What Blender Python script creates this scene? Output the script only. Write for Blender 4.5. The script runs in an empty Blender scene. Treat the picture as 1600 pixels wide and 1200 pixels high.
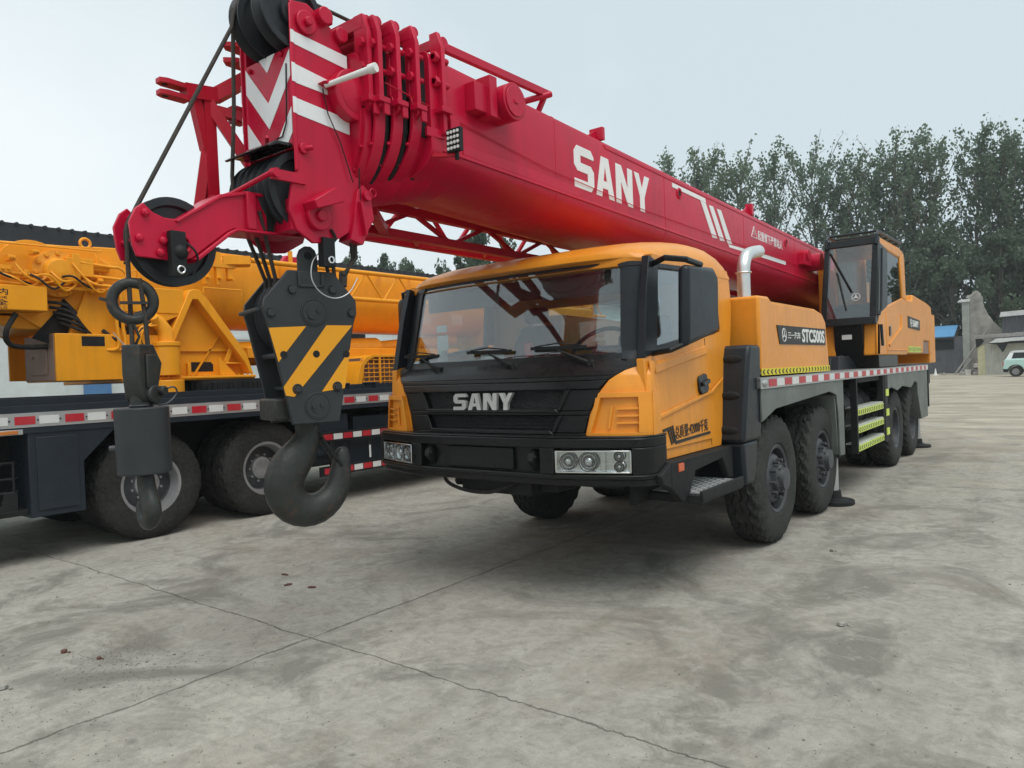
import bpy, bmesh, math, random
from mathutils import Vector as V, Matrix
sc = bpy.context.scene
COL = sc.collection
R = math.radians
CX = -3.28                      # centre line of the red-boomed crane
def mx(x): return 2*CX - x      # mirror across it

# ------------------------------------------------------------------ mesh builder
def cr(pts,k=5):   # smooth a polyline
    pts=[V(p) for p in pts]; out=[]
    for i in range(len(pts)-1):
        a,b,c,d=pts[max(i-1,0)],pts[i],pts[i+1],pts[min(i+2,len(pts)-1)]
        for j in range(k):
            t=j/k; out.append(.5*((2*b)+(c-a)*t+(2*a-5*b+4*c-d)*t*t+(3*b-a-3*c+d)*t**3))
    return out+[pts[-1]]
class M:
    def __init__(s): s.v=[]; s.f=[]; s.m=[]; s.cur=0; s.T=None; s.mats=[]
    def use(s, mat):
        if mat not in s.mats: s.mats.append(mat)
        s.cur = s.mats.index(mat); return s
    def add(s, vs, fs):
        b=len(s.v)
        for p in vs:
            p=V(p); s.v.append(s.T @ p if s.T else p)
        for f in fs: s.f.append([b+i for i in f]); s.m.append(s.cur)
        return s
    def box(s,x0,x1,y0,y1,z0,z1):
        return s.add([(x0,y0,z0),(x1,y0,z0),(x1,y1,z0),(x0,y1,z0),(x0,y0,z1),(x1,y0,z1),(x1,y1,z1),(x0,y1,z1)],
          [(0,3,2,1),(4,5,6,7),(0,1,5,4),(1,2,6,5),(2,3,7,6),(3,0,4,7)])
    def prism(s,poly,ax,a,b):
        def P(p,t): return (t,p[0],p[1]) if ax=='x' else (p[0],t,p[1]) if ax=='y' else (p[0],p[1],t)
        n=len(poly)
        return s.add([P(p,a) for p in poly]+[P(p,b) for p in poly],
          [list(range(n)),[n+i for i in range(n)][::-1]]+[(i,(i+1)%n,n+(i+1)%n,n+i) for i in range(n)])
    def rings(s,rs,cap=True,closed=True):
        n=len(rs[0]); vs=[p for r in rs for p in r]; fs=[]
        for k in range(len(rs)-1):
            for i in range(n if closed else n-1):
                j=(i+1)%n; fs.append((k*n+i,k*n+j,(k+1)*n+j,(k+1)*n+i))
        if cap: fs.append(list(range(n))[::-1]); fs.append([(len(rs)-1)*n+i for i in range(n)])
        return s.add(vs,fs)
    def cyl(s,p0,p1,r,r1=None,n=20,cap=True):
        p0=V(p0);p1=V(p1); r1=r if r1 is None else r1
        d=(p1-p0).normalized(); u=d.orthogonal().normalized(); w=d.cross(u)
        return s.rings([[p+(u*math.cos(6.28318*i/n)+w*math.sin(6.28318*i/n))*q for i in range(n)] for p,q in((p0,r),(p1,r1))],cap)
    def tube(s,pts,r,n=8,flat=1.0,side=None):
        pts=[V(p) for p in pts]; k=len(pts); rs=r if isinstance(r,(list,tuple)) else [r]*k
        u=None; out=[]
        for i in range(k):
            d=(pts[min(i+1,k-1)]-pts[max(i-1,0)]).normalized()
            if u is None: u=(V(side) if side else d.orthogonal())
            u=(u-d*u.dot(d)).normalized(); w=d.cross(u)
            out.append([pts[i]+(u*math.cos(6.28318*j/n)*flat+w*math.sin(6.28318*j/n))*rs[i] for j in range(n)])
        return s.rings(out)
    def lathe(s,prof,o,d,n=32,cap=False):
        o=V(o); d=V(d).normalized(); u=d.orthogonal().normalized(); w=d.cross(u)
        return s.rings([[o+d*h+(u*math.cos(6.28318*i/n)+w*math.sin(6.28318*i/n))*r for i in range(n)] for r,h in prof],cap)
    def torus(s,o,d,RR,r,n=32,k=10):
        return s.lathe([(RR+r*math.cos(6.28318*i/k),r*math.sin(6.28318*i/k)) for i in range(k+1)],o,d,n)
    def bar(s,p0,p1,w,h=None,up=(0,0,1)):
        p0=V(p0);p1=V(p1);h=h or w; d=(p1-p0).normalized(); a=d.cross(V(up))
        if a.length<1e-3: a=d.cross(V((1,0,0)))
        a.normalize(); b=a.cross(d); a=a*w/2; b=b*h/2
        return s.rings([[p-a-b,p+a-b,p+a+b,p-a+b] for p in(p0,p1)])
    def sphere(s,o,r,n=12,k=8,sq=(1,1,1)):
        o=V(o)
        return s.rings([[o+V((r*math.sin(math.pi*t)*math.cos(6.28318*i/n)*sq[0],r*math.sin(math.pi*t)*math.sin(6.28318*i/n)*sq[1],r*math.cos(math.pi*t)*sq[2])) for i in range(n)] for t in [(.02+.96*j/k) for j in range(k+1)]])
    def text(s,body,o,u,w,width,height,depth=.003,bold=0.0):
        """lettering standing on a surface: o lower-left corner, u reading direction, w up"""
        c=bpy.data.curves.new('lettering','FONT'); c.body=body; c.extrude=.5; c.offset=bold; c.resolution_u=3
        ob=bpy.data.objects.new('lettering',c); COL.objects.link(ob)
        dg=bpy.context.evaluated_depsgraph_get(); me=bpy.data.meshes.new_from_object(ob.evaluated_get(dg))
        xs=[q.co.x for q in me.vertices]; ys=[q.co.y for q in me.vertices]
        o=V(o);u=V(u).normalized();w=V(w).normalized();nn=u.cross(w)
        a,b=min(xs),max(xs); e,g=min(ys),max(ys)
        vs=[o+u*((q.co.x-a)/(b-a)*width)+w*((q.co.y-e)/(g-e)*height)+nn*(q.co.z*depth) for q in me.vertices]
        s.add(vs,[list(p.vertices) for p in me.polygons])
        bpy.data.objects.remove(ob); bpy.data.curves.remove(c); bpy.data.meshes.remove(me)
        return s
    def shape(s,polys,o,u,w,width,height,depth=.004,skew=0):
        """flat cut-out polygons in unit coordinates laid on a surface"""
        o=V(o);u=V(u).normalized();w=V(w).normalized();nn=u.cross(w)
        for p in polys:
            n=len(p); q=[o+u*((a+skew*b)*width)+w*(b*height) for a,b in p]
            s.add([t-nn*depth*.3 for t in q]+[t+nn*depth for t in q],
               [list(range(n))[::-1],[n+i for i in range(n)]]+[(i,(i+1)%n,n+(i+1)%n,n+i) for i in range(n)])
        return s

def pair(name,mat,parent,fn,T=None,**k):
    for t in (None,T or MIR):
        m=M(); m.T=t; fn(m); r=build(m,name,mat,parent,**k)
        if t is None: first=r
    return first
def wloc(o):
    p=V((0,0,0))
    while o: p=p+o.location; o=o.parent
    return p
def build(m,name,mat=None,parent=None,at=None,bevel=0,smooth=38,recalc=True,seg=2,warp=None):
    if warp: m.v=[warp(p) for p in m.v]
    me=bpy.data.meshes.new(name)
    off=V(at) if at else (wloc(parent) if parent else V((0,0,0)))
    me.from_pydata([tuple(p-off) for p in m.v],[],m.f)
    if mat is not None and not m.mats: me.materials.append(mat)
    else:
        for t in m.mats: me.materials.append(t)
        me.polygons.foreach_set('material_index',m.m)
    if recalc:
        bm=bmesh.new(); bm.from_mesh(me); bmesh.ops.recalc_face_normals(bm,faces=bm.faces); bm.to_mesh(me); bm.free()
    me.polygons.foreach_set('use_smooth',[True]*len(me.polygons))
    me.set_sharp_from_angle(angle=R(smooth)); me.update()
    ob=bpy.data.objects.new(name,me); COL.objects.link(ob)
    if parent: ob.parent=parent; 
    if at: ob.location=V(at)-(wloc(parent) if parent else V((0,0,0)))
    if bevel:
        b=ob.modifiers.new('edge','BEVEL'); b.width=bevel; b.segments=seg; b.limit_method='ANGLE'; b.angle_limit=R(40)
    return ob
def thing(name,label,cat,loc,group=None):
    o=bpy.data.objects.new(name,None); COL.objects.link(o); o.location=loc; o.empty_display_size=.3
    tag(o,label,cat,group); return o
def tag(o,label=None,cat=None,group=None,kind=None):
    if label: o['label']=label
    if cat: o['category']=cat
    if group: o['group']=group
    if kind: o['kind']=kind
    return o
def inst(src,parent,loc,rot=(0,0,0),scale=None):
    o=src.copy(); COL.objects.link(o); o.parent=parent; o.location=loc; o.rotation_euler=rot
    if scale: o.scale=scale
    return o

# ------------------------------------------------------------------ materials
def nt(name):
    m=bpy.data.materials.new(name); m.use_nodes=True; t=m.node_tree; t.nodes.clear()
    return m,t,t.nodes,t.links
def mixc(N,L,fac,a,b,mode='MIX'):
    n=N.new('ShaderNodeMix'); n.data_type='RGBA'; n.blend_type=mode
    for k,v in ((0,fac),(6,a),(7,b)):
        if hasattr(v,'links'): L.new(v,n.inputs[k])
        elif k==0: n.inputs[0].default_value=v
        else: n.inputs[k].default_value=(*v,1) if len(v)==3 else v
    return n.outputs[2]
def noise(N,L,co,scale,detail=4,rough=.6,dist=0):
    n=N.new('ShaderNodeTexNoise'); n.inputs['Scale'].default_value=scale; n.inputs['Detail'].default_value=detail
    n.inputs['Roughness'].default_value=rough; n.inputs['Distortion'].default_value=dist; L.new(co,n.inputs['Vector']); return n.outputs['Fac']
def ramp(N,L,f,a,b,c0=(0,0,0),c1=(1,1,1)):
    n=N.new('ShaderNodeValToRGB'); n.color_ramp.elements[0].position=a; n.color_ramp.elements[1].position=b
    n.color_ramp.elements[0].color=(*c0,1); n.color_ramp.elements[1].color=(*c1,1); L.new(f,n.inputs[0]); return n.outputs[0]
def math_(N,L,op,a,b=None):
    n=N.new('ShaderNodeMath'); n.operation=op
    for k,v in ((0,a),(1,b)):
        if v is None: continue
        if hasattr(v,'links'): L.new(v,n.inputs[k])
        else: n.inputs[k].default_value=v
    return n.outputs[0]
def paint(name,c,rough=.45,metal=0.,var=.18,scale=1.6,dust=.25,dustc=(.33,.29,.23),bump=.02,bscale=60,coat=0.,scratch=0.,scrc=(.1,.06,.04),spec=.5,streak=0.,sth=.64):
    m,t,N,L=nt(name)
    g=N.new('ShaderNodeTexCoord').outputs['Object']
    o=N.new('ShaderNodeOutputMaterial'); b=N.new('ShaderNodeBsdfPrincipled'); L.new(b.outputs[0],o.inputs[0])
    n1=noise(N,L,g,scale,6,.65); n2=noise(N,L,g,scale*7,5,.7,.4)
    lo=tuple(x*(1-var) for x in c); hi=tuple(min(1,x*(1+var*.7)) for x in c)
    col=mixc(N,L,ramp(N,L,n1,.3,.7),lo,hi)
    if dust:
        nz=N.new('ShaderNodeSeparateXYZ'); L.new(N.new('ShaderNodeNewGeometry').outputs['Normal'],nz.inputs[0])
        up=math_(N,L,'MULTIPLY_ADD',nz.outputs[2],.45); up.node.inputs[2].default_value=.55
        f=math_(N,L,'MULTIPLY',ramp(N,L,n2,.38,.78),math_(N,L,'MULTIPLY',up,dust)); f.node.use_clamp=True
        col=mixc(N,L,f,col,dustc)
    if streak:   # run-off streaks and faded patches
        mp=N.new('ShaderNodeMapping'); mp.inputs['Scale'].default_value=(9,9,.7); L.new(g,mp.inputs['Vector']); n4=noise(N,L,mp.outputs[0],1.0,6,.7,.3); n5=noise(N,L,g,.9,5,.7,.8)
        col=mixc(N,L,math_(N,L,'MULTIPLY',math_(N,L,'MULTIPLY',ramp(N,L,n4,.48,.70),ramp(N,L,n5,.35,.65)),streak),col,tuple(x*.45+.012 for x in c))
        n6=noise(N,L,g,26,7,.75,.6); col=mixc(N,L,math_(N,L,'MULTIPLY',ramp(N,L,n6,.60,.70),streak*.9),col,tuple(x*.5+.03 for x in c))
    if scratch:
        n3=noise(N,L,g,scale*(14 if sth>.6 else 2.2),8,.75,1.2)
        col=mixc(N,L,math_(N,L,'MULTIPLY',ramp(N,L,n3,sth,sth+.05),scratch),col,scrc)
    L.new(col,b.inputs['Base Color'])
    L.new(ramp(N,L,n2,.2,.8,(rough*.75,)*3,(min(1,rough*1.35),)*3),b.inputs['Roughness'])
    b.inputs['Metallic'].default_value=metal; b.inputs['Coat Weight'].default_value=coat; b.inputs['Coat Roughness'].default_value=.15
    b.inputs['Specular IOR Level'].default_value=spec
    if bump:
        q=N.new('ShaderNodeBump'); q.inputs['Strength'].default_value=bump*4; q.inputs['Distance'].default_value=.01
        L.new(noise(N,L,g,bscale,3,.6),q.inputs['Height']); L.new(q.outputs[0],b.inputs['Normal'])
    return m
def glass(name,tint=(.8,.86,.86),refl=1.0,dust=.06,film=(.45,.44,.4)):
    m,t,N,L=nt(name)
    o=N.new('ShaderNodeOutputMaterial')
    lw=N.new('ShaderNodeLayerWeight'); lw.inputs[0].default_value=.5
    p=math_(N,L,'POWER',lw.outputs['Facing'],4.0); f=math_(N,L,'MULTIPLY_ADD',p,.9*refl); f.node.inputs[2].default_value=.05*refl; f.node.use_clamp=True
    tr=N.new('ShaderNodeBsdfTransparent'); tr.inputs[0].default_value=(*tint,1)
    gl=N.new('ShaderNodeBsdfGlossy'); gl.inputs['Roughness'].default_value=.01; gl.inputs[0].default_value=(.95,.97,1,1)
    a=N.new('ShaderNodeMixShader'); L.new(f,a.inputs[0]); L.new(tr.outputs[0],a.inputs[1]); L.new(gl.outputs[0],a.inputs[2])
    d=N.new('ShaderNodeBsdfDiffuse'); d.inputs[0].default_value=(*film,1)
    g=N.new('ShaderNodeTexCoord').outputs['Object']
    k=math_(N,L,'MULTIPLY',ramp(N,L,noise(N,L,g,3,6,.7,.6),.3,.75),dust)
    e=N.new('ShaderNodeMixShader'); L.new(k,e.inputs[0]); L.new(a.outputs[0],e.inputs[1]); L.new(d.outputs[0],e.inputs[2])
    L.new(e.outputs[0],o.inputs[0]); return m

ORANGE=paint('orange_paint',(.78,.288,.020),.36,var=.10,dust=.12,coat=.2,dustc=(.50,.28,.10),streak=.42,spec=.35)
ORANGE2=paint('orange_paint_fresh',(.88,.35,.012),.42,var=.10,dust=.06,coat=.1,dustc=(.5,.3,.1),scratch=.12,scrc=(.4,.2,.05),streak=.35,spec=.3)
RED=paint('red_paint',(.53,.003,.036),.34,var=.14,dust=.10,dustc=(.45,.10,.11),coat=.16,scratch=.18,scrc=(.25,.02,.03),streak=.5,spec=.22)
REDD=paint('red_paint_worn',(.48,.003,.022),.42,var=.2,dust=.14,dustc=(.32,.08,.08),scratch=.35,scrc=(.13,.02,.025),streak=.5,spec=.3)
WHITE=paint('white_marking',(.80,.82,.82),.5,var=.06,dust=.15,dustc=(.55,.5,.46),scratch=.12,scrc=(.5,.3,.3))
SILVER=paint('silver_letter',(.55,.55,.54),.35,metal=.5,dust=.2)
BLACK=paint('black_plastic',(.007,.0075,.008),.30,var=.3,dust=.16,dustc=(.07,.068,.063),scale=3,spec=.3)
BLACKG=paint('black_gloss',(.010,.011,.013),.25,var=.2,dust=.12,dustc=(.06,.06,.06),coat=.15,spec=.35)
SLATE=paint('slate_black_panel',(.014,.018,.023),.34,var=.2,dust=.16,dustc=(.08,.08,.08),spec=.3)
RUBBER=paint('rubber',(.022,.022,.022),.85,var=.4,dust=.6,dustc=(.13,.122,.105),bump=.12,bscale=90,scale=5,spec=.2)
RUBBERD=paint('tyre_dusty',(.030,.031,.030),.85,var=.4,dust=.7,dustc=(.14,.138,.122),bump=.12,bscale=90,scale=5,spec=.2)
HUB=paint('hub_steel',(.07,.075,.085),.5,metal=.4,var=.35,dust=.5,dustc=(.2,.19,.17),scale=6)
RIM=paint('grey_rim',(.28,.28,.29),.45,metal=.3,var=.3,dust=.4,dustc=(.25,.22,.18),scale=5)
CHASSIS=paint('chassis_black',(.010,.011,.012),.6,var=.3,dust=.28,dustc=(.07,.065,.058),spec=.3)
GREYM=paint('grey_fender',(.15,.165,.155),.5,metal=.35,var=.3,dust=.45,dustc=(.26,.25,.22),scale=2.5,scratch=.3)
DECK=paint('deck_plate',(.16,.16,.155),.6,metal=.3,var=.25,dust=.5)
ALU=paint('aluminium',(.50,.51,.51),.4,metal=.6,var=.2,dust=.35)
CHROME=paint('chrome',(.8,.8,.8),.12,metal=1,var=.05,dust=.1,bump=0)
STEEL=paint('bare_steel',(.72,.73,.72),.34,metal=.85,var=.2,dust=.2)
ROPE=paint('wire_rope',(.05,.042,.036),.55,metal=.4,var=.4,scale=20,dust=.2,bump=.2,bscale=200)
HOOKP=paint('hook_grey_paint',(.032,.035,.038),.45,var=.2,dust=.2,dustc=(.085,.083,.075),scratch=.3,scrc=(.11,.10,.09),streak=.3,spec=.3,scale=4)
HOOKC=paint('hook_casting',(.026,.029,.027),.42,var=.45,dust=.3,dustc=(.085,.08,.065),bump=.10,bscale=30,scratch=.6,scrc=(.085,.04,.028),sth=.555,spec=.35,scale=5)
SHEAVE=paint('sheave_black',(.022,.025,.029),.42,var=.25,dust=.25,dustc=(.07,.07,.07),spec=.3)
NAVY=paint('navy_chassis',(.018,.025,.034),.40,var=.15,dust=.16,dustc=(.08,.09,.10),streak=.3,spec=.3)
BROWN=paint('bare_primer',(.25,.155,.12),.6,var=.15,dust=.2)
YEL=paint('hivis_yellow',(.75,.62,.02),.5,var=.1,dust=.2)
LIME=paint('hivis_lime',(.62,.74,.12),.5,var=.1,dust=.25,dustc=(.4,.4,.3))
PALE=paint('pale_step',(.5,.52,.47),.5,var=.15,dust=.3)
STRIPR=paint('reflective_red',(.48,.015,.03),.35,var=.15,dust=.2)
STRIPW=paint('reflective_white',(.68,.68,.67),.35,var=.1,dust=.25)
HYEL=paint('hook_yellow',(.78,.33,.013),.45,var=.08,dust=.14,dustc=(.4,.28,.1),scratch=.3,scrc=(.15,.1,.04),spec=.3)
AMBER=paint('amber_lens',(.55,.17,.02),.2,var=.1,dust=.1,coat=.5)
AMBERB=paint('orange_reflector',(.65,.10,.02),.25,var=.1,dust=.1,coat=.5)
REDL=paint('red_lens',(.4,.01,.01),.2,var=.1,dust=.1,coat=.5)
HOLE=paint('dark_hollow',(.006,.006,.007),.9,var=.1,dust=0,bump=0)
MESHB=paint('black_mesh',(.010,.011,.015),.6,var=.3,dust=.15,bump=.6,bscale=70)
INTER=paint('cab_interior',(.045,.043,.042),.7,var=.2,dust=.1)
SEATM=paint('seat_fabric',(.05,.04,.04),.85,var=.2,dust=.1)
SEATR=paint('seat_cover_red',(.22,.05,.06),.8,var=.2,dust=.1)
PAPER=paint('paper_white',(.75,.75,.72),.6,var=.05,dust=.05,bump=0)
SIGNK=paint('sign_black',(.012,.012,.012),.5,var=.1,dust=.15)
GLASSW=glass('windshield_glass',(.82,.87,.87),1.7,.02)
GLASSD=glass('tinted_glass',(.24,.29,.28),.6,.05)
GLASSL=glass('lamp_glass',(.9,.92,.92),1.0,.10)
MIRROR=paint('mirror_glass',(.75,.78,.8),.03,metal=1,var=.02,dust=.05,bump=0)
MIR = Matrix.Translation((2*CX,0,0)) @ Matrix.Scale(-1,4,(1,0,0))
def both(m,fn):
    fn(m); m.T=MIR; fn(m); m.T=None
# ------------------------------------------------------------------ block letters
LS=[[(0,0),(.84,0),(1,.15),(1,.49),(.85,.615),(.32,.615),(.32,.79),(1,.79),(1,.86),(.86,1),(.15,1),(0,.85),(0,.53),(.15,.405),(.68,.405),(.68,.21),(0,.21)]]
LA=[[(0,0),(.3,1),(.5,1),(.5,.78),(.405,.41),(.5,.41),(.5,.22),(.36,.22),(.3,0)],[(1,0),(.7,1),(.5,1),(.5,.78),(.595,.41),(.5,.41),(.5,.22),(.64,.22),(.7,0)][::-1]]
LN=[[(0,0),(0,1),(.33,1),(.70,.46),(.70,1),(1,1),(1,0),(.70,0),(.30,.58),(.30,0)]]
LY=[[(.35,0),(.35,.40),(0,1),(.31,1),(.5,.63),(.69,1),(1,1),(.65,.40),(.65,0)]]
def sany(m,o,u,w,width,height,depth=.004,skew=0,gap=.13):
    o=V(o);u=V(u).normalized(); lw=width/(4+3*gap)
    for i,L in enumerate((LS,LA,LN,LY)): m.shape(L,o+u*(i*lw*(1+gap)),u,w,lw,height,depth,skew)
def star_logo(m,o,u,w,r):
    o=V(o);u=V(u).normalized();w=V(w).normalized();n=u.cross(w)
    m.torus(o,n,r,r*.07,24,6)
    for a in (90,210,330):
        c,s_=math.cos(R(a)),math.sin(R(a)); c2,s2=math.cos(R(a+90)),math.sin(R(a+90))
        q=[(c*r*.95,s_*r*.95),(c2*r*.2,s2*r*.2),(-c2*r*.2,-s2*r*.2)]
        vs=[o+u*x+w*y for x,y in q]; m.add([p for p in vs]+[p+n*.003 for p in vs],[(2,1,0),(3,4,5),(0,1,4,3),(1,2,5,4),(2,0,3,5)])

# ------------------------------------------------------------------ wheels
def tyre_mesh(name,Ro=.55,w=.15,lug=.024):
    n=104; prof=[(.275,-w*.8),(.31,-w*.98),(.40,-w*1.07),(.48,-w*1.02),(Ro-.03,-w*.92),(Ro-.008,-w*.84)]
    cols=[-.70,-.56,-.46,-.40,-.34,-.18,-.10,-.04,.04,.10,.18,.34,.40,.46,.56,.70]
    gro={3,7,8,12}
    prof+=[(Ro+.004*(1-abs(c)),w*c) for c in cols]+[(Ro-.008,w*.84),(Ro-.03,w*.92),(.48,w*1.02),(.40,w*1.07),(.31,w*.98),(.275,w*.8)]
    rs=[]
    for i in range(n):
        a=6.28318*i/n; z=1 if (i//2)%2 else -1; ring=[]
        for k,(r,h) in enumerate(prof):
            if k in (4,5,len(prof)-5,len(prof)-6): r-= lug*(z>0)*(1 if k in(5,len(prof)-6) else .5)
            j=k-6
            if 0<=j<len(cols):
                if j in gro: r-=.018
                if 1<=j<=14: h+=.010*z
                if (i%8)<2 and j in (5,6,9,10): r-=.014
                if (i%4)<2 and j in (0,1,14,15): r-=.016
            ring.append((h,r*math.cos(a),r*math.sin(a)))
        rs.append(ring)
    m=M(); k=len(prof); vs=[p for r in rs for p in r]; fs=[]
    for i in range(n):
        q=(i+1)%n
        for j in range(k-1): fs.append((i*k+j,q*k+j,q*k+j+1,i*k+j+1))
    m.add(vs,fs); return m
def bolts(m,x0,x1,rr,n,r=.014):
    for i in range(n):
        a=6.28318*i/n+.15; m.cyl((x0,rr*math.cos(a),rr*math.sin(a)),(x1,rr*math.cos(a),rr*math.sin(a)),r,n=6)
def hub_front():
    m=M(); m.use(HUB).lathe([(.275,-.10),(.275,.125),(.292,.135),(.285,.140),(.262,.130),(.250,.03),(.235,.055),(.205,.105),(.185,.12),(.125,.125),(.118,.165),(.10,.175),(.095,.215),(.04,.222),(.0,.222)],(0,0,0),(1,0,0),40)
    bolts(m,.118,.172,.158,10,.017); bolts(m,.17,.185,.105,8,.009)
    m.use(HOLE)
    for i in range(10):
        a=6.28318*(i+.5)/10; y,z=.213*math.cos(a),.213*math.sin(a)
        m.cyl((.07,y,z),(.0985,y*1.0,z*1.0),.021,n=10)
    return m
def hub_rear():
    m=M(); m.lathe([(.275,-.10),(.275,.125),(.292,.135),(.285,.140),(.262,.128),(.25,.03),(.235,-.03),(.215,-.05),(.14,-.055),(.135,-.02),(.11,.0),(.105,.06),(.07,.07),(0,.07)],(0,0,0),(1,0,0),40)
    bolts(m,-.055,-.02,.17,10,.015)
    return m

# ================================================================== RED-BOOMED CRANE
crane=thing('truck_crane','orange truck crane with thick red telescopic boom, black grille and jacked on outriggers','truck crane',(CX,9.0,0))
# --- wheels
tyre=None
for y,x,kind in [(6.27,-2.14,'f'),(7.72,-2.14,'f'),(11.62,-2.14,'r'),(13.02,-2.14,'r')]:
    for side in (1,-1):
        if tyre is None:
            wf=build(hub_front(),'wheel',None,None)
            wr=build(hub_rear(),'wheel',HUB,None); tyre=build(tyre_mesh('tyre'),'tyre',RUBBERD,None,smooth=20)
            protos=[wf,wr,tyre]
        src=wf if kind=='f' else wr
        xx=x if side>0 else mx(x)
        w=inst(src,crane,V((xx,y,.551))-V((CX,9,0)),(R(11*y),0,0) if side>0 else (R(7*y),0,R(180)))
        t_=inst(tyre,w,(0,0,0))
        if kind=='r':   # twin inner tyre
            inst(tyre,w,(-.34,0,0))
for p in protos: bpy.data.objects.remove(p)

# --- cab front surface
def pw(tab,z):
    if z<=tab[0][0]: return tab[0][1]
    for (a,b),(c,d) in zip(tab,tab[1:]):
        if z<=c: return b+(d-b)*(z-a)/(c-a)
    return tab[-1][1]
Y0=[(.95,3.94),(1.12,3.93),(1.42,3.95),(1.50,3.97),(1.54,4.00),(1.60,4.07),(1.66,4.10),(2.25,4.22),(2.3,4.24)]
def yf(s,z): return pw(Y0,z)+.13*(abs(s)/1.2)**2.6+.06*max(0,(abs(s)-.98)/.2)**2
def CW(p):   # cab narrows upwards
    k=pw([(1.30,1),(1.60,.975),(2.3,.952)],p[2]); return V((CX+(p[0]-CX)*k,p[1],p[2]))
def fpatch(m,rows,off=0,t=.03,n=14,k=5):
    """piece of the cab front: rows (z, s_left, s_right); t = thickness behind"""
    zs=[]
    for (z0,a0,b0),(z1,a1,b1) in zip(rows,rows[1:]):
        for i in range(k): zs.append((z0+(z1-z0)*i/k,a0+(a1-a0)*i/k,b0+(b1-b0)*i/k))
    zs.append(rows[-1]); rs=[]
    for z,a,b in zs:
        fr=[(CX+a+(b-a)*j/n,yf(a+(b-a)*j/n,z)-off,z) for j in range(n+1)]
        bk=[(CX+a+(b-a)*j/n,yf(a+(b-a)*j/n,z)-off+t,z) for j in range(n,-1,-1)]
        rs.append(fr+bk)
    m.rings(rs)
XS=-2.10; HS=XS-CX   # cab side plane
# --- cab body (orange shell)
cb=M()
def side(m):
    m.prism([(4.12,1.595),(4.12,1.10),(4.25,.935),(5.28,.935),(5.64,1.77),(5.42,1.80),(5.33,1.785),(4.17,1.615)],'x',XS,XS-.05)
    m.prism([(5.42,1.80),(5.64,1.77),(5.70,2.0),(5.69,2.19),(5.40,2.19)],'x',XS,XS-.06)
    m.prism([(5.40,2.19),(5.69,2.19),(5.66,2.29),(4.34,2.29),(4.34,2.235),(5.26,2.275),(5.36,2.25)],'x',XS,XS-.06)
both(cb,side)
rr=[]   # roof
for y,zt,kk in [(4.198,2.285,1),(4.215,2.325,1),(4.32,2.375,.85),(4.5,2.425,.6),(4.8,2.470,.3),(5.1,2.497,.1),(5.3,2.505,0),(5.44,2.497,0),(5.55,2.47,0),(5.63,2.42,0),(5.68,2.34,0),(5.695,2.245,0)]:
    ss=[-1.183,-1.181,-1.175,-1.16,-1.13,-1.08,-1.0,-.85,-.6,-.2,.2,.6,.85,1.0,1.08,1.13,1.16,1.175,1.181,1.183]
    ring=[(CX+s,y+(yf(s,2.27)-yf(0,2.27))*kk,2.235+(zt-2.235)*(1-min(1,abs(s)/1.183)**9)**.42) for s in ss]
    ring+=[(CX+s,y+(yf(s,2.27)-yf(0,2.27))*kk,2.225) for s in ss[::-1]]
    rr.append(ring)
cb.rings(rr)
yb=5.50   # rear wall with window
for a in [(mx(XS)+.05,XS-.05,.95,1.75),(mx(XS)+.05,-4.0,1.75,2.12),(-2.62,XS-.05,1.75,2.12),(mx(XS)+.05,XS-.05,2.12,2.235)]:
    cb.box(a[0],a[1],yb-.06 if a[2]<1 else yb-.05,yb if a[2]>1 else yb-.02,a[2],a[3])
# orange corner panels with vent boxes
BND=[(1.075,.78),(1.25,.82),(1.38,.88),(1.47,.955),(1.53,1.05),(1.565,1.175)]
def corner(m):
    fpatch(m,[(z,s+.004,1.195) for z,s in BND[:-1]]+[(1.565,1.15,1.195)],0,.05,8)
    m.rings([[(CX+1.192,yf(1.19,z)+.002,z),(CX+1.15,yf(1.15,z)+.04,z),(XS-.03,4.14,z),(XS-.03,4.226,z),(XS+.0105,4.226,z),(XS+.0135,4.17,z),(CX+1.199,yf(1.19,z)+.03,z)] for z in(1.08,1.3,1.5,1.585)])
    # vent box
    for (a,b,c,d) in [(1.36,1.39,.895,1.215),(1.10,1.135,.815,1.215)]: fpatch(m,[(a,c,d),(b,c+.01,d)],.035,.06,8,1)
    fpatch(m,[(1.135,.822,.85),(1.36,.885,.915)],.035,.06,2,3)
    fpatch(m,[(1.135,1.14,1.215),(1.36,1.14,1.215)],.035,.06,3,3)
    for z in (1.19,1.235,1.28): fpatch(m,[(z,1.03-.02,1.14),(z+.012,1.03-.02,1.14)],.022,.05,4,1)
    fpatch(m,[(1.16,.95,.965),(1.30,.97,.985)],.015,.03,1,3)
    m.rings([[(CX+1.215,yf(1.2,z)-.03,z),(XS+.03,4.17,z),(XS+.026,4.235,z),(XS-.01,4.235,z),(CX+1.17,yf(1.17,z)+.04,z)] for z in (1.10,1.12,1.37,1.39)])
both(cb,corner)
cab=build(cb,'cab',ORANGE,crane,bevel=.010,warp=CW)
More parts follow.
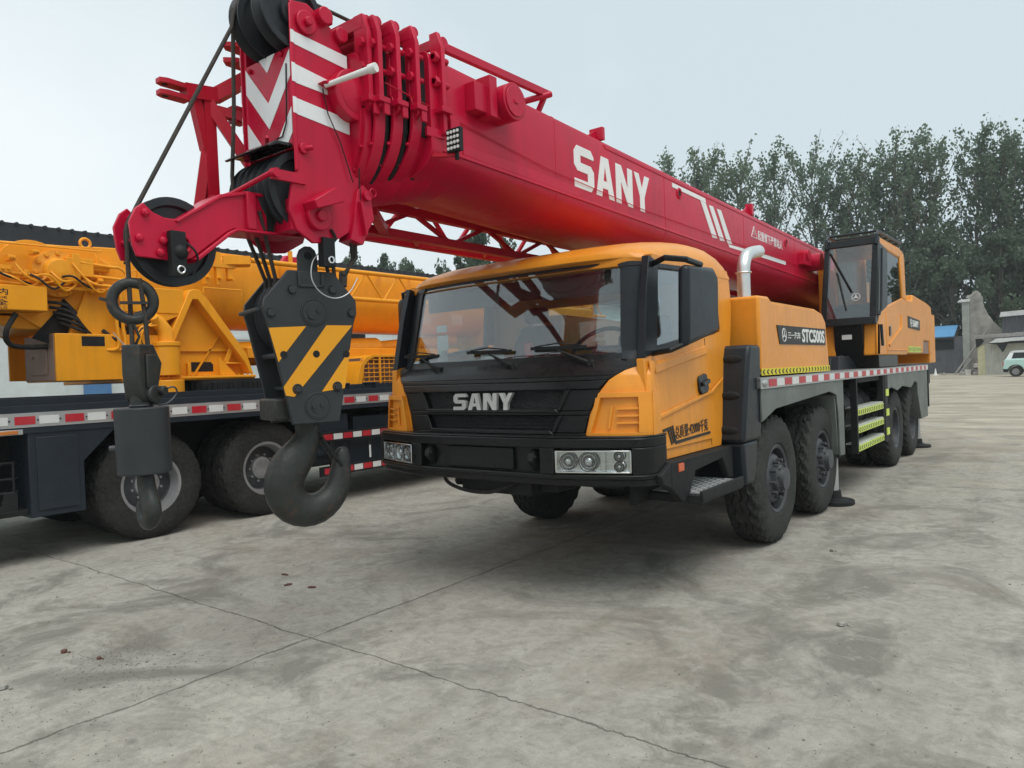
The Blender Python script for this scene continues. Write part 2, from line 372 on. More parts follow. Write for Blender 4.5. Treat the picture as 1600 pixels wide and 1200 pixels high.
# --- black front panel, wind shield surround
pb=M()
fpatch(pb,[(1.075,-.775,.775),(1.13,-.79,.79)],.0,.04)
for a,b,w0,w1 in [(1.13,1.245,.54,.60),(1.275,1.415,.58,.66)]:
    for sg in (1,-1):
        r_=[(a,sg*w0,sg*(pw(BND,a)-.005)),(b,sg*w1,sg*(pw(BND,b)-.005))]
        fpatch(pb,[(z,min(p,q),max(p,q)) for z,p,q in r_],.0,.04,5)
fpatch(pb,[(1.245,-.815,.815),(1.275,-.83,.83)],.0,.04)
fpatch(pb,[(1.415,-.90,.90),(1.47,-.95,.95)],.012,.05)
fpatch(pb,[(1.47,-.945,.945),(1.50,-1.0,1.0)],.0,.05)
fpatch(pb,[(1.50,-1.0,1.0),(1.53,-1.045,1.045),(1.565,-1.17,1.17),(1.60,-1.175,1.175),(1.645,-1.175,1.175)],.0,.05)
# lips round the two grille openings
for a,b,w0,w1,o_ in [(1.13,1.245,.54,.60,.02),(1.275,1.415,.58,.66,.02)]:
    fpatch(pb,[(a-.012,-w0-.03,w0+.03),(a+.018,-w0,w0)],o_,.03,14,1)
    for sg in(1,-1):
        r_=[(a,sg*(w0-.0),sg*(w0+.035)),(b,sg*w1,sg*(w1+.035))]
        fpatch(pb,[(z,min(p,q),max(p,q)) for z,p,q in r_],o_-.008,.03,3)
panel=build(pb,'front_panel',BLACK,cab,bevel=.006,warp=CW)
gm=M(); fpatch(gm,[(1.12,-.6,.6),(1.25,-.62,.62)],-.05,.02); fpatch(gm,[(1.27,-.66,.66),(1.42,-.67,.67)],-.04,.02)
for z in (1.155,1.18,1.205,1.23,1.30,1.325,1.35,1.375,1.40): fpatch(gm,[(z,-.6,.6),(z+.008,-.6,.6)],-.04,.01,14,1)
build(gm,'grille',MESHB,cab,warp=CW)
sl=M(); sany(sl,(CX-.290,3.925,1.285),(1,0,0),(0,0,1),.545,.118,.02,skew=.06,gap=.16)
build(sl,'emblem_lettering',SILVER,cab)
# pillars
pp=M()
def pil(m):
    fpatch(m,[(1.60,1.00,1.178),(1.645,1.0,1.178),(1.70,.985,1.178),(2.2,.965,1.165),(2.262,.93,1.165)],.008,.05,6)
    m.prism([(4.13,1.60),(4.17,1.61),(4.31,1.635),(4.38,2.0),(4.42,2.24),(4.29,2.275),(4.21,2.0)],'x',XS+.006,XS-.05)
    # dark frame round the side window
    m.prism([(4.31,1.635),(5.33,1.785),(5.33,1.82),(4.32,1.675)],'x',XS+.004,XS-.04)
    m.prism([(5.29,1.815),(5.33,1.82),(5.42,1.82),(5.40,2.17),(5.34,2.24),(5.26,2.27),(4.42,2.235),(4.415,2.20),(5.22,2.235),(5.31,2.17)],'x',XS+.004,XS-.04)
both(pp,pil)
fpatch(pp,[(2.243,-.97,.97),(2.262,-.95,.95)],-.004,.05)
build(pp,'window_surround',SLATE,cab,bevel=.006,warp=CW)
ws=M(); fpatch(ws,[(1.64,-1.0,1.0),(1.72,-.99,.99),(2.24,-.97,.97)],-.004,.006,24)
build(ws,'windshield',GLASSW,cab,warp=CW)
SWF=(lambda m:m.prism([(4.31,1.66),(5.30,1.80),(5.36,1.9),(5.32,2.19),(5.22,2.25),(4.40,2.215)],'x',XS-.018,XS-.023))
pair('side_window',GLASSW,cab,SWF,warp=CW)
rw_=M(); rw_.box(-4.0,-2.62,yb-.035,yb-.03,1.75,2.12); build(rw_,'rear_window',GLASSW,cab)
# door skin with creases
def door(m):
    m.use(ORANGE).prism([(4.235,1.57),(4.235,1.18),(4.27,1.0),(5.09,1.0),(5.11,1.655+.035),(5.06,1.68)],'x',XS+.012,XS-.01)
    m.use(HOLE).prism([(4.222,1.585),(4.222,1.18),(4.262,.95),(4.274,.95),(4.235,1.18),(4.235,1.585)],'x',XS+.003,XS-.01); m.prism([(5.105,1.745),(5.095,.95),(5.107,.95),(5.119,1.745)],'x',XS+.003,XS-.01); m.use(ORANGE)
    m.prism([(4.24,1.235),(5.105,1.36),(5.105,1.335),(4.24,1.205)],'x',XS+.022,XS)
    m.prism([(4.24,1.50),(5.10,1.625),(5.10,1.66),(4.24,1.565)],'x',XS+.02,XS)
    m.prism([(5.13,1.33),(5.36,1.42),(5.38,1.45),(5.13,1.36)],'x',XS+.012,XS)
pair('door',ORANGE,cab,door,bevel=.010,warp=CW)
HF=(lambda m:(m.prism([(4.89,1.36),(4.92,1.335),(5.03,1.35),(5.05,1.375),(5.045,1.47),(5.02,1.485),(4.91,1.465),(4.89,1.44)],'x',XS+.024,XS),m.bar((XS+.034,4.91,1.405),(XS+.034,5.035,1.43),.03,.03)))
pair('door_handle',BLACKG,cab,HF,bevel=.006,warp=CW)
# door lettering
tl=M(); X_=XS+.0125
tl.text('总质量:42000千克',(X_,4.46,1.055),(0,1,.03),(0,0,1),.55,.088,.003,.003)
def band(m,p): m.prism(p,'x',X_,X_+.004)
band(tl,[(4.27,1.135),(4.285,1.117),(4.345,1.125),(4.395,1.125-.10),(4.415,1.03),(4.36,1.145)])
band(tl,[(4.375,1.145),(4.392,1.148),(4.445,1.035),(4.428,1.032)])
band(tl,[(4.408,1.150),(4.425,1.153),(4.47,1.045),(5.04,1.062),(5.05,1.045),(4.455,1.024)])
build(tl,'door_lettering',SIGNK,cab,warp=CW)
# marker lamps, wipers
for s in (-.845,.845): ml=M(); ml.sphere((CX+s,4.345,2.318),1,12,8,(.055,.03,.022)); build(ml,'marker_lamp',AMBERB,cab)
for s,ln in ((-.72,.30),(.02,.33),(.62,.36)):
    w=M(); p=V((CX+s+.16,yf(s+.16,1.60)-.02,1.585)); q=V((CX+s-.10,yf(s-.1,1.69)-.03,1.685))
    w.cyl(p+V((0,.03,0)),p+V((0,-.02,0)),.022,n=12); w.tube([p,p+V((-.05,-.012,.02)),q],[.015,.014,.006],6)
    w.bar(q+V((-ln*.62,-.0,.018)),q+V((ln*.62,.012,.012)),.012,.022); w.tube([q+V((-ln*.5,-.008,.03)),q+V((0,-.012,.045)),q+V((ln*.5,.004,.025))],.005,6)
    w.tube([p+V((.02,-.01,0)),p+V((.05,-.035,-.05)),p+V((0,-.04,-.085)),p+V((-.04,-.02,-.03))],.004,6)
    build(w,'wiper',CHASSIS,cab)
# mirrors
mr=M()   # left-hand (near) mirror: big dark housing seen from its back and front
mr.rings([[(-1.93+dx*k,y,z) for y,z in [(4.29,1.66),(4.83,1.77),(4.85,2.15),(4.77,2.21),(4.33,2.19)]] for dx,k in ((-.05,1),(.03,1))])
build(mr,'mirror_housing',SLATE,cab,bevel=.038,seg=4)
ar=M(); ar.tube([(-2.17,4.34,2.215),(-2.02,4.25,2.235),(-1.93,4.36,2.225),(-1.93,4.60,2.215)],.020,8); build(ar,'mirror_arm',BLACK,cab); ar=M(); ar.tube([(-2.13,4.25,1.63),(-1.99,4.22,1.645),(-1.93,4.34,1.69)],.018,8)
build(ar,'mirror_arm',BLACK,cab)
ar=M(); ar.tube([(-4.38,4.42,2.24),(-4.46,4.36,2.27),(-4.52,4.36,2.26),(-4.52,4.38,2.1)],.016,8); build(ar,'mirror_arm',BLACK,cab); ar=M(); ar.tube([(-4.40,4.35,1.62),(-4.50,4.32,1.62),(-4.52,4.36,1.70)],.014,8)
build(ar,'mirror_arm',BLACK,cab)
m2=M(); m2.rings([[(-4.515+.085*math.cos(a)*k,4.39+.055*math.sin(a)*k,z) for a in [6.28318*i/14 for i in range(14)]] for z,k in ((1.63,.75),(1.67,1),(2.17,1),(2.21,.8))])
build(m2,'mirror_housing',BLACK,cab,bevel=.01)
# interior
it=M(); it.box(-4.40,-2.17,4.25,5.4,.96,1.02); it.prism([(4.16,1.3),(4.16,1.60),(4.3,1.655),(4.5,1.60),(4.55,1.3)],'x',-4.40,-2.17)
for z in (1.02,): it.box(-4.42,-4.40,4.3,5.45,1.0,1.62); it.box(-2.17,-2.15,4.3,5.2,1.0,1.62)
it.box(-4.4,-2.16,4.35,5.45,2.215,2.23)
build(it,'dashboard',INTER,cab,warp=CW)
for x in (-2.72,-3.80):
    s_=M(); s_.box(x-.24,x+.24,4.78,5.22,1.28,1.42); s_.rings([[(x-.23*k,y,z),(x+.23*k,y,z),(x+.23*k,y+.12,z+.02),(x-.23*k,y+.12,z+.02)] for y,z,k in((5.15,1.40,1),(5.25,1.80,1),(5.30,1.95,.8))]); s_.box(x-.12,x+.12,5.27,5.37,1.98,2.12)
    build(s_,'seat',SEATM,cab,bevel=.04)
for a,b in ((-4.2,-3.45),(-3.05,-2.4)): vs=M(); vs.box(a,b,4.34,4.36,2.06,2.20); build(vs,'sun_visor',INTER,cab)
dt=M(); dt.box(-3.62,-3.48,4.30,4.42,1.64,1.69); build(dt,'tissue_box',PAPER,cab)
dt=M(); dt.cyl((-3.2,4.36,1.63),(-3.2,4.36,1.76),.035,n=14); build(dt,'drink_can',REDL,cab)
dt=M(); dt.cyl((-4.1,4.38,1.63),(-4.1,4.38,1.80),.04,n=14); build(dt,'cup',PAPER,cab)
st=M(); st.torus((-2.72,4.58,1.70),(0,-.75,.8),.215,.016,28,8); st.cyl((-2.72,4.58,1.70),(-2.72,4.42,1.56),.03); st.bar((-2.92,4.58,1.70),(-2.52,4.58,1.70),.03,.02)
build(st,'steering_wheel',CHASSIS,cab)
pa=M(); pa.box(-4.02,-3.90,4.235,4.24,1.74,1.86); pa.box(-4.02,-3.91,4.235,4.24,1.885,1.94); build(pa,'sticker',PAPER,cab)

# --- bumper
bm_=M()
plan=[(0,3.80),(.60,3.805),(.70,3.825),(1.13,3.965),(1.195,4.01),(1.225,4.10),(1.235,4.24),(1.15,4.24),(1.10,4.08),(.60,3.93),(0,3.92)]
full=[(CX+a,b) for a,b in plan]+[(CX-a,b) for a,b in plan[::-1] if a>0]
bm_.prism(full,'z',1.045,1.105); bm_.prism([(x,y+.012) for x,y in full],'z',1.105,1.118); bm_.prism(full,'z',.845,.875)
bm_.prism([(x,y+.03) for x,y in full],'z',.800,.845)
def endp(m):
    q=[(CX+a,b) for a,b in plan]
    m.prism([(CX+.54,3.805),q[1],(CX+.645,3.815),(CX+.64,3.90),(CX+.54,3.92)],'z',.875,1.045)
    m.prism([q[3],q[4],q[5],q[6],q[7],q[8],(CX+1.085,4.05)],'z',.875,1.045)
both(bm_,endp)
bm_.box(CX-.54,CX+.54,3.862,3.91,.87,1.05); bm_.box(CX-.30,CX+.30,3.835,3.87,.885,1.035)
def back(m): m.prism([(CX+.63,3.90),(CX+1.09,4.05),(CX+1.05,4.10),(CX+.61,3.96)],'z',.87,1.05)
both(bm_,back)
bump=build(bm_,'bumper',BLACK,crane,bevel=.010)
for sg in (1,-1):
    def fr(m,u0,u1,z0,z1,d0,d1,zs=0):   # piece on the swept face
        a=V((CX+sg*.655,3.812,0)); b=V((CX+sg*1.125,3.965,0)); u=(b-a)/1.0; n=V((sg*.33,-.94,0))
        P=lambda t,z,d:a+u*t+n*d+V((0,0,z))
        m.add([P(u0,z0,d0),P(u1,z0,d0),P(u1,z1,d0),P(u0,z1+zs,d0),P(u0,z0,d1),P(u1,z0,d1),P(u1,z1,d1),P(u0,z1+zs,d1)],[(0,1,2,3),(7,6,5,4),(0,4,5,1),(1,5,6,2),(2,6,7,3),(3,7,4,0)])
        return P
    h=M(); P=fr(h,.0,1.0,.885,1.03,-.055,-.045); 
    for a in ((0,.03),(.97,1.0)): fr(h,a[0],a[1],.885,1.03,-.045,-.004)
    for a in ((.885,.897),(1.018,1.03)): fr(h,0,1,a[0],a[1],-.045,-.004)
    fr(h,.60,.66,.90,1.02,-.045,-.01)
    hl=build(h,'headlight',CHROME,bump,bevel=.003)
    n=V((sg*.33,-.94,0))
    for t,z,r in ((.17,.958,.055),(.44,.958,.064),(.84,.992,.032),(.84,.927,.032)):
        l=M(); o=P(t,z,-.046); l.lathe([(r,.036),(r*.94,.040),(r*.86,.034),(r*.62,.012),(r*.5,.01),(r*.46,.022),(r*.3,.034),(0,.038)],o,n,24); build(l,'lamp_reflector',CHROME,hl)
        l=M(); l.torus(o+n*.0395,n,r*.93,.0035,24,6); l.torus(o+n*.024,n,r*.50,r*.07,24,8); build(l,'lamp_rim',BLACKG,hl)
    g=M(); fr(g,.012,.988,.89,1.026,-.006,-.001); build(g,'lamp_cover',GLASSL,hl)
    t_=M(); x=CX+sg*.47
    t_.prism([(3.79,.955),(3.80,1.0),(3.845,1.03),(3.90,1.03),(3.90,.89),(3.86,.885)],'x',x-.022,x+.022); t_.cyl((x-.035,3.82,.98),(x+.035,3.82,.98),.014)
    build(t_,'tow_lug',CHASSIS,bump,bevel=.006)
hs=M(); hs.tube(cr([(CX-.5,4.0,.80),(CX-.42,3.96,.74),(CX-.22,3.93,.70),(CX+.0,3.93,.70),(CX+.16,3.95,.75),(CX+.24,4.0,.81)]),.014,8); hs.torus((CX-.26,3.9,.775),(1,0,0),.025,.01,16,6)
build(hs,'hose',RUBBER,bump)
# --- side step
ss=M(); 
ss.prism([(4.24,.93),(5.30,.93),(5.30,.70),(5.22,.70),(5.10,.86),(4.62,.83),(4.52,.70),(4.42,.64),(4.24,.76)],'x',-2.02,-2.07)
ss.box(-2.30,-2.07,4.24,5.3,.90,.93); ss.box(-2.36,-2.32,4.3,5.3,.62,.90)
ss.box(-2.34,-1.93,4.50,5.26,.625,.685); ss.box(-1.95,-1.925,4.50,5.26,.64,.712)
ss.prism([(4.24,.93),(4.10,.86),(4.12,.80),(4.24,.76)],'x',-2.02,-2.07)
step=build(ss,'side_step',CHASSIS,crane,bevel=.008)
tp=M(); tp.box(-2.31,-1.96,4.53,5.22,.686,.694)
for i in range(16):
    for j in range(8):
        x=-2.29+j*.043; y=4.55+i*.042; d=.012 if (i+j)%2 else -.012
        tp.bar((x-.010,y-d,.696),(x+.010,y+d,.696),.006,.006)
build(tp,'tread_plate',ALU,step)
ab=M(); ab.box(-2.021,-2.012,4.34,4.42,.855,.91); build(ab,'side_reflector',AMBERB,step,bevel=.003)
# --- black mudguard between cab and wheel
def mud(m):
    m.prism([(5.30,.95),(5.46,1.60),(5.50,1.69),(5.74,1.69),(5.70,.95)],'x',-1.93,-2.40)
    m.prism([(5.36,.62),(5.33,.95),(5.66,.95),(5.63,.80),(5.56,.62)],'x',-1.945,-2.38)
mud_=pair('mudguard',SLATE,crane,mud,bevel=.03,seg=3)
for z,yy in ((1.58,5.445),(1.30,5.376),(1.04,5.312)):
    mh=M(); mh.sphere((-2.06,yy+.012,z),1,14,8,(.085,.02,.035)); build(mh,'recess',HOLE,mud_)
# --- engine cover
ec=M(); ec.prism([(5.74,1.475),(5.74,2.085),(5.98,2.09),(6.06,2.055),(7.34,2.055),(7.60,2.02),(7.72,1.94),(7.82,1.475)],'x',-1.935,-2.62)
ecov=build(ec,'engine_cover',ORANGE,crane,bevel=.025,seg=3)
e2=M(); e2.prism([(5.74,1.475),(5.74,2.085),(7.34,2.055),(7.60,2.02),(7.72,1.94),(7.82,1.475)],'x',mx(-1.935),mx(-2.75)); build(e2,'engine_cover',ORANGE,crane,bevel=.025,seg=3)
npl=M(); npl.prism([(6.15,1.86),(7.66,1.865),(7.66,1.705),(6.22,1.70)],'x',-1.936,-1.928); plate=build(npl,'name_plate',SIGNK,ecov)
nl=M(); X_=-1.9275
nl.text('STC500S',(X_,6.86,1.722),(0,1,0),(0,0,1),.76,.125,.003,.03)
nl.text('三一汽车',(X_,6.44,1.75),(0,1,0),(0,0,1),.37,.062,.003,.012)
star_logo(nl,(X_,6.335,1.78),(0,1,0),(0,0,1),.055)
build(nl,'plate_lettering',PAPER,ecov)
def chevrons(name,parent,x,y0,y1,z0,z1,base,step_,flip=True):
    c=M(); c.use(base).box(x,x+.006,y0,y1,z0,z1); c.use(SIGNK); h=z1-z0; k=int((y1-y0)/step_); mid=k//2
    for i in range(k):
        y=y0+(i+.5)*(y1-y0)/k; d=(-1 if i<mid else 1)*h*.28; t=step_*.30; zc=(z0+z1)/2; a=h*.36
        c.prism([(y-d-t/2,zc+a),(y-d+t/2,zc+a),(y+d+t/2,zc),(y-d+t/2,zc-a),(y-d-t/2,zc-a),(y+d-t/2,zc)],'x',x+.006,x+.008)
    return build(c,name,None,parent)
chevrons('hazard_strip',ecov,-1.935,5.74,7.80,1.445,1.50,YEL,.095)
# --- exhaust
ex=M(); ex.tube(cr([(-2.15,6.02,1.95),(-2.15,6.02,2.30),(-2.15,6.045,2.40),(-2.15,6.11,2.465),(-2.14,6.22,2.50),(-2.13,6.36,2.525)]),.054,20)
ex.torus((-2.15,6.02,2.31),(0,0,1),.063,.006,24,6)
exo=build(ex,'exhaust_pipe',STEEL,crane)
eo=M(); d=V((.01,.12,.04)).normalized(); p=V((-2.13,6.36,2.525)); eo.cyl(p-d*.01,p+d*.002,.050); build(eo,'exhaust_opening',HOLE,exo)
# --- carrier frame and deck
fr_=M(); fr_.box(-3.75,-2.81,4.1,14.0,.70,1.30); fr_.box(-4.3,-2.3,5.1,5.4,.7,1.2)
for y in (6.27,7.72,11.62,13.02): fr_.cyl((-4.3,y,.55),(-2.3,y,.55),.11)
fr_.box(-4.5,-2.06,8.05,8.5,.62,1.3); fr_.box(-4.5,-2.06,14.0,14.4,.6,1.30); fr_.box(-3.0,-2.05,8.5,8.8,.5,1.33)
fr_.box(-4.2,-2.4,4.3,5.2,.72,.96); fr_.box(-3.6,-2.96,4.0,4.4,.68,.82)
fr_.rings([[(-2.5,5.5,.70),(-2.05,5.5,.70),(-2.05,5.7,.62),(-2.5,5.7,.62)],[(-2.5,5.5,.74),(-2.05,5.5,.74),(-2.05,5.7,.66),(-2.5,5.7,.66)]])
build(fr_,'carrier_frame',CHASSIS,crane,bevel=.01)
dk=M()
dk.box(mx(-1.905),-1.905,5.62,14.02,1.40,1.432)
def edge(m): m.box(-1.945,-1.905,5.62,14.02,1.345,1.399)
both(dk,edge); deck=build(dk,'deck',DECK,crane,bevel=.004)
sp=M(); sp.use(ALU).box(-1.905,-1.899,5.62,14.02,1.340,1.428)
n_=40
for i in range(n_):
    y=5.80+i*(14.0-5.80)/n_; w_=(14.0-5.8)/n_
    sp.use(STRIPR if i%2==0 else STRIPW).box(-1.899,-1.896,y+.008,y+w_-.008,1.355,1.415)
build(sp,'reflective_strip',None,deck)
am=M(); am.sphere((-1.897,5.71,1.385),1,14,8,(.018,.055,.028)); build(am,'side_lamp',ALU,deck)
def fend(m):
    m.prism([(5.66,1.34),(5.66,1.08),(5.74,1.10),(6.0,1.165),(7.7,1.235),(7.95,1.19),(8.02,1.0),(8.04,.55),(8.24,.54),(8.24,1.34)],'x',-1.91,-1.93)
    m.box(-2.4,-1.93,5.9,7.9,1.25,1.27); m.prism([(7.95,1.19),(8.04,.56),(8.06,.56),(7.98,1.21)],'x',-1.93,-2.45)
def fend2(m):
    m.prism([(10.62,1.34),(10.62,1.14),(10.9,1.16),(11.3,1.10),(11.7,1.15),(12.4,1.10),(12.75,1.19),(12.98,1.15),(12.98,1.34)],'x',-1.91,-1.93)
def fend3(m):
    m.prism([(12.98,1.34),(12.98,1.0),(13.30,.56),(13.98,.56),(13.98,1.34)],'x',-1.91,-2.40)
pair('wheel_arch',GREYM,crane,fend,bevel=.006); pair('wheel_arch',GREYM,crane,fend2,bevel=.006); pair('outrigger_box',GREYM,crane,fend3,bevel=.006)
tk=M(); tk.cyl((-2.36,8.98,.93),(-2.36,10.35,.93),.30,n=32); tk.torus((-2.36,9.35,.93),(0,1,0),.302,.012,32,6); tk.torus((-2.36,10.0,.93),(0,1,0),.302,.012,32,6); tk.cyl((-2.36,9.6,1.2),(-2.36,9.6,1.27),.07)
build(tk,'fuel_tank',CHASSIS,crane)
ld=M(); ld.box(-1.98,-1.91,8.83,8.88,.48,1.34); ld.box(-1.98,-1.91,10.31,10.36,.48,1.34); ld.box(-1.98,-1.95,8.88,10.31,1.28,1.34)
ladder=build(ld,'step_ladder',CHASSIS,crane)
for z in (.94,.74,.53):
    s_=M(); s_.box(-2.05,-1.915,8.88,10.31,z+.045,z+.06); s_.box(-1.925,-1.915,8.88,10.31,z-.035,z+.045); build(s_,'step',PALE,ladder,bevel=.004)
    chevrons('hazard_strip',ladder,-1.915,8.90,10.30,z-.03,z+.04,LIME,.10)
rp=M(); rp.use(LIME)
for z in (1.06,.80,.55): rp.box(-1.91,-1.9,10.46,10.62,z,z+.09); 
rp.use(CHASSIS).box(-1.98,-1.912,10.42,10.62,.46,1.34)
build(rp,'side_marker',None,crane)
# --- outriggers
og=None
for y,x in ((8.27,-2.05),(14.2,-2.12),(8.27,mx(-2.05)),(14.2,mx(-2.12))):
    o_=M(); o_.use(ALU).cyl((x,y,.12),(x,y,.95),.055,n=20); o_.use(CHASSIS).cyl((x,y,.5 if y<10 else .62),(x,y,1.3),.085,n=20)
    leg=build(o_,'outrigger_leg',None,crane)
    p=M(); p.cyl((x,y,.06),(x,y,.15),.085,.075,n=20); p.cyl((x,y,.045),(x,y,.07),.16,.10,n=28); p.cyl((x,y,.0),(x,y,.045),.21,n=32)
    build(p,'outrigger_pad',CHASSIS,leg,bevel=.006)
# rear: lamps, mud flaps
re=M(); re.box(mx(-2.0),-2.0,14.25,14.45,.85,1.38); re.box(-2.0,-1.93,14.25,14.32,.7,1.40); re.box(-2.03,-1.93,14.3,14.45,1.1,1.36)
build(re,'rear_bumper',CHASSIS,crane,bevel=.01)
# --- turntable, superstructure
tt=M(); tt.cyl((CX,11.6,1.43),(CX,11.6,1.60),.62,n=48); build(tt,'turntable',CHASSIS,crane)
ht=M(); ht.tube([(-2.32,9.35,1.43),(-2.32,9.40,1.56),(-2.30,9.9,1.60),(-2.25,10.35,1.45)],.02,8); ht.prism([(9.35,1.433),(9.42,1.60),(9.95,1.60),(10.4,1.433)],'x',-2.22,-2.62); build(ht,'hose_cover',SLATE,crane,bevel=.01)
su=M()
su.box(-3.85,-3.74,10.6,15.0,1.60,3.0); su.box(-2.82,-2.73,10.9,15.0,1.62,2.9); su.box(-3.9,-2.7,10.6,15.05,1.602,1.66)
su.box(-4.62,-2.0,15.05,15.75,1.45,2.35)
su.prism([(12.42,1.62),(12.42,2.45),(13.05,2.46),(13.10,2.56),(14.6,2.50),(14.98,2.46),(15.03,2.36),(15.03,1.62),(14.72,1.62),(14.72,1.84),(14.05,1.84),(13.95,1.62)],'x',-1.955,-2.72)
sup=build(su,'superstructure',ORANGE,crane,bevel=.02)
s3=M(); s3.box(-1.98,-1.975,14.06,14.71,1.62,1.83); build(s3,'side_recess',BROWN,sup)
s4=M(); s4.prism([(12.56,2.20),(13.66,2.17),(13.66,2.0),(12.56,2.02)],'x',-1.956,-1.948); pl2=build(s4,'name_plate',SIGNK,sup)
s5=M(); star_logo(s5,(-1.9475,12.82,2.10),(0,1,0),(0,0,1),.06); sany(s5,(-1.948,12.95,2.05),(0,1,-.01),(0,0,1),.55,.10,.003); build(s5,'plate_lettering',PAPER,sup)
chevrons('hazard_strip',sup,-1.955,12.55,13.7,1.64,1.73,LIME,.11)
wd=M(); wd.cyl((-3.68,13.9,2.45),(-2.88,13.9,2.45),.33,n=36); build(wd,'winch_drum',CHASSIS,sup)
lc=M(); lc.use(RED).cyl((CX,10.4,1.75),(CX,8.6,2.25),.13,n=28); lc.use(CHROME).cyl((CX,8.6,2.25),(CX,8.1,2.40),.09,n=24); build(lc,'lift_cylinder',None,crane)
# --- operator cab
OX0,OX1=-2.60,-1.945
oc=M()
YW=[(1.58,10.30),(2.02,10.16),(2.1,10.18),(3.06,10.50)]
oc.prism([(10.22,1.60),(12.40,1.60),(12.42,2.42),(12.12,2.45),(10.95,2.27),(10.42,2.14),(10.28,2.02)],'x',OX1,OX1-.05)
oc.prism([(12.12,2.45),(12.42,2.42),(12.36,3.06),(12.30,3.14),(12.02,3.03)],'x',OX1,OX1-.05)
oc.prism([(10.98,3.04),(12.02,3.03),(12.30,3.14),(12.2,3.16),(10.60,3.13),(10.56,3.07)],'x',OX1,OX1-.05)
oc.box(OX0,OX0+.05,10.9,12.4,1.6,3.15); oc.box(OX0+.05,OX1-.05,12.34,12.40,1.6,2.45); oc.box(OX0+.05,OX0+.12,12.34,12.40,2.45,3.15); oc.box(OX1-.12,OX1-.05,12.34,12.40,2.45,3.15)
oc.rings([[(OX0+.02,y,z0),(OX0,y,z0+.03),(OX0+.05,y,z1),(OX1-.05,y,z1),(OX1,y,z0+.03),(OX1-.02,y,z0)] for y,z0,z1 in((10.50,3.10,3.14),(10.7,3.12,3.20),(12.1,3.12,3.22),(12.30,3.10,3.16))])
for a,b in ((OX0,OX0+.15),(OX1-.17,OX1)):
    oc.prism([(10.28,2.02),(10.42,2.02),(10.4,1.60),(10.22,1.60)],'x',a,b)
opc=build(oc,'operator_cab',ORANGE,crane,bevel=.02)
of=M()
of.prism([(10.17,2.02),(10.30,2.04),(10.34,1.52),(10.26,1.52)],'x',OX0+.14,OX1-.16)
of.prism([(10.13,2.0),(10.16,2.10),(10.26,2.10),(10.26,2.0)],'x',OX0-.01,OX1+.005)
for a,b in ((OX0-.01,OX0+.06),(OX1-.07,OX1+.006)): of.prism([(10.16,2.10),(10.47,3.10),(10.54,3.10),(10.26,2.10)],'x',a,b)
of.prism([(10.45,3.07),(10.50,3.17),(10.58,3.17),(10.54,3.07)],'x',OX0-.01,OX1+.006)
of.prism([(10.27,2.02),(10.42,2.14),(10.95,2.27),(11.05,3.045),(10.56,3.09)],'x',OX1+.004,OX1-.04)
of.box(OX0,OX1,10.3,11.6,1.44,1.60)
build(of,'window_frame',BLACK,opc,bevel=.008)
og_=M(); og_.prism([(10.17,2.10),(10.47,3.08),(10.476,3.08),(10.176,2.10)],'x',OX0+.05,OX1-.06); build(og_,'windshield',GLASSW,opc)
o5=M(); o5.prism([(10.95,2.27),(12.12,2.45),(12.03,3.05),(11.02,3.04)],'x',OX1-.018,OX1-.024); build(o5,'side_window',GLASSD,opc)
o6=M(); o6.box(OX0+.12,OX1-.12,12.36,12.366,2.45,3.15); build(o6,'rear_window',GLASSW,opc)
o7=M(); a=V((OX0+.30,10.20,2.20)); b=V((OX0+.17,10.33,2.72)); o7.tube([a,b],.012,6); o7.bar(V((OX0+.36,10.26,2.44)),V((OX0+.07,10.43,3.0)),.012,.03); build(o7,'wiper',CHASSIS,opc)
o8=M()
for dx in (0,1):
    x=OX0+.02 if not dx else OX1-.02
    o8.tube([(x,10.44,3.06),(x,10.46,3.18),(x,10.58,3.24),(x,12.15,3.27)],.02,8)
for y in (10.60,10.95,11.3,11.65,12.0): o8.tube([(OX0+.02,y,3.25),(OX1-.02,y,3.25)],.016,8)
o8.tube([(OX1+.02,10.30,2.12),(OX1+.035,10.36,2.2),(OX1+.035,10.5,3.0)],.014,8); o8.tube([(OX1+.02,10.4,2.0),(OX1+.03,10.4,1.72)],.018,8)
build(o8,'roof_guard',SLATE,opc)
o9=M(); o9.box(OX0+.3,OX1-.12,11.0,11.5,1.95,2.1); o9.rings([[(OX0+.32*1,y,z),(OX1-.14,y,z),(OX1-.14,y+.12,z),(OX0+.32,y+.12,z)] for y,z in((11.45,2.05),(11.55,2.75))]); o9.box(OX0+.38,OX1-.22,11.53,11.63,2.72,2.92); build(o9,'seat',SEATR,opc,bevel=.04)
o10=M(); o10.box(OX0+.1,OX1-.1,10.3,10.55,1.9,2.28); build(o10,'console',CHASSIS,opc,bevel=.03)
o11=M(); star_logo(o11,(OX1-.24,10.245,2.36),(1,0,0),(0,.3,1),.07); 
for z in (2.46,2.56): o11.use(CHASSIS).sphere((OX1-.14,10.30+(z-2.46)*.3,z),1,10,6,(.035,.012,.04))
o12=M(); star_logo(o12,(OX1-.24,10.238,2.37),(1,0,0),(0,.3,1),.05); build(o12,'windshield_emblem',PAPER,opc)
o13=M(); o13.box(-2.36,-2.24,10.195,10.205,1.82,1.93); build(o13,'working_lamp',PAPER,opc)
o14=M(); o14.prism([(11.02,1.86),(11.02,1.99),(11.12,2.0),(11.12,1.87)],'x',OX1+.012,OX1); build(o14,'door_handle',BLACKG,opc,bevel=.004)
o15=M(); o15.prism([(10.95,1.75),(11.9,2.0),(11.95,2.2),(12.0,2.2),(11.95,1.96),(11.0,1.71)],'x',OX1+.015,OX1-.01)
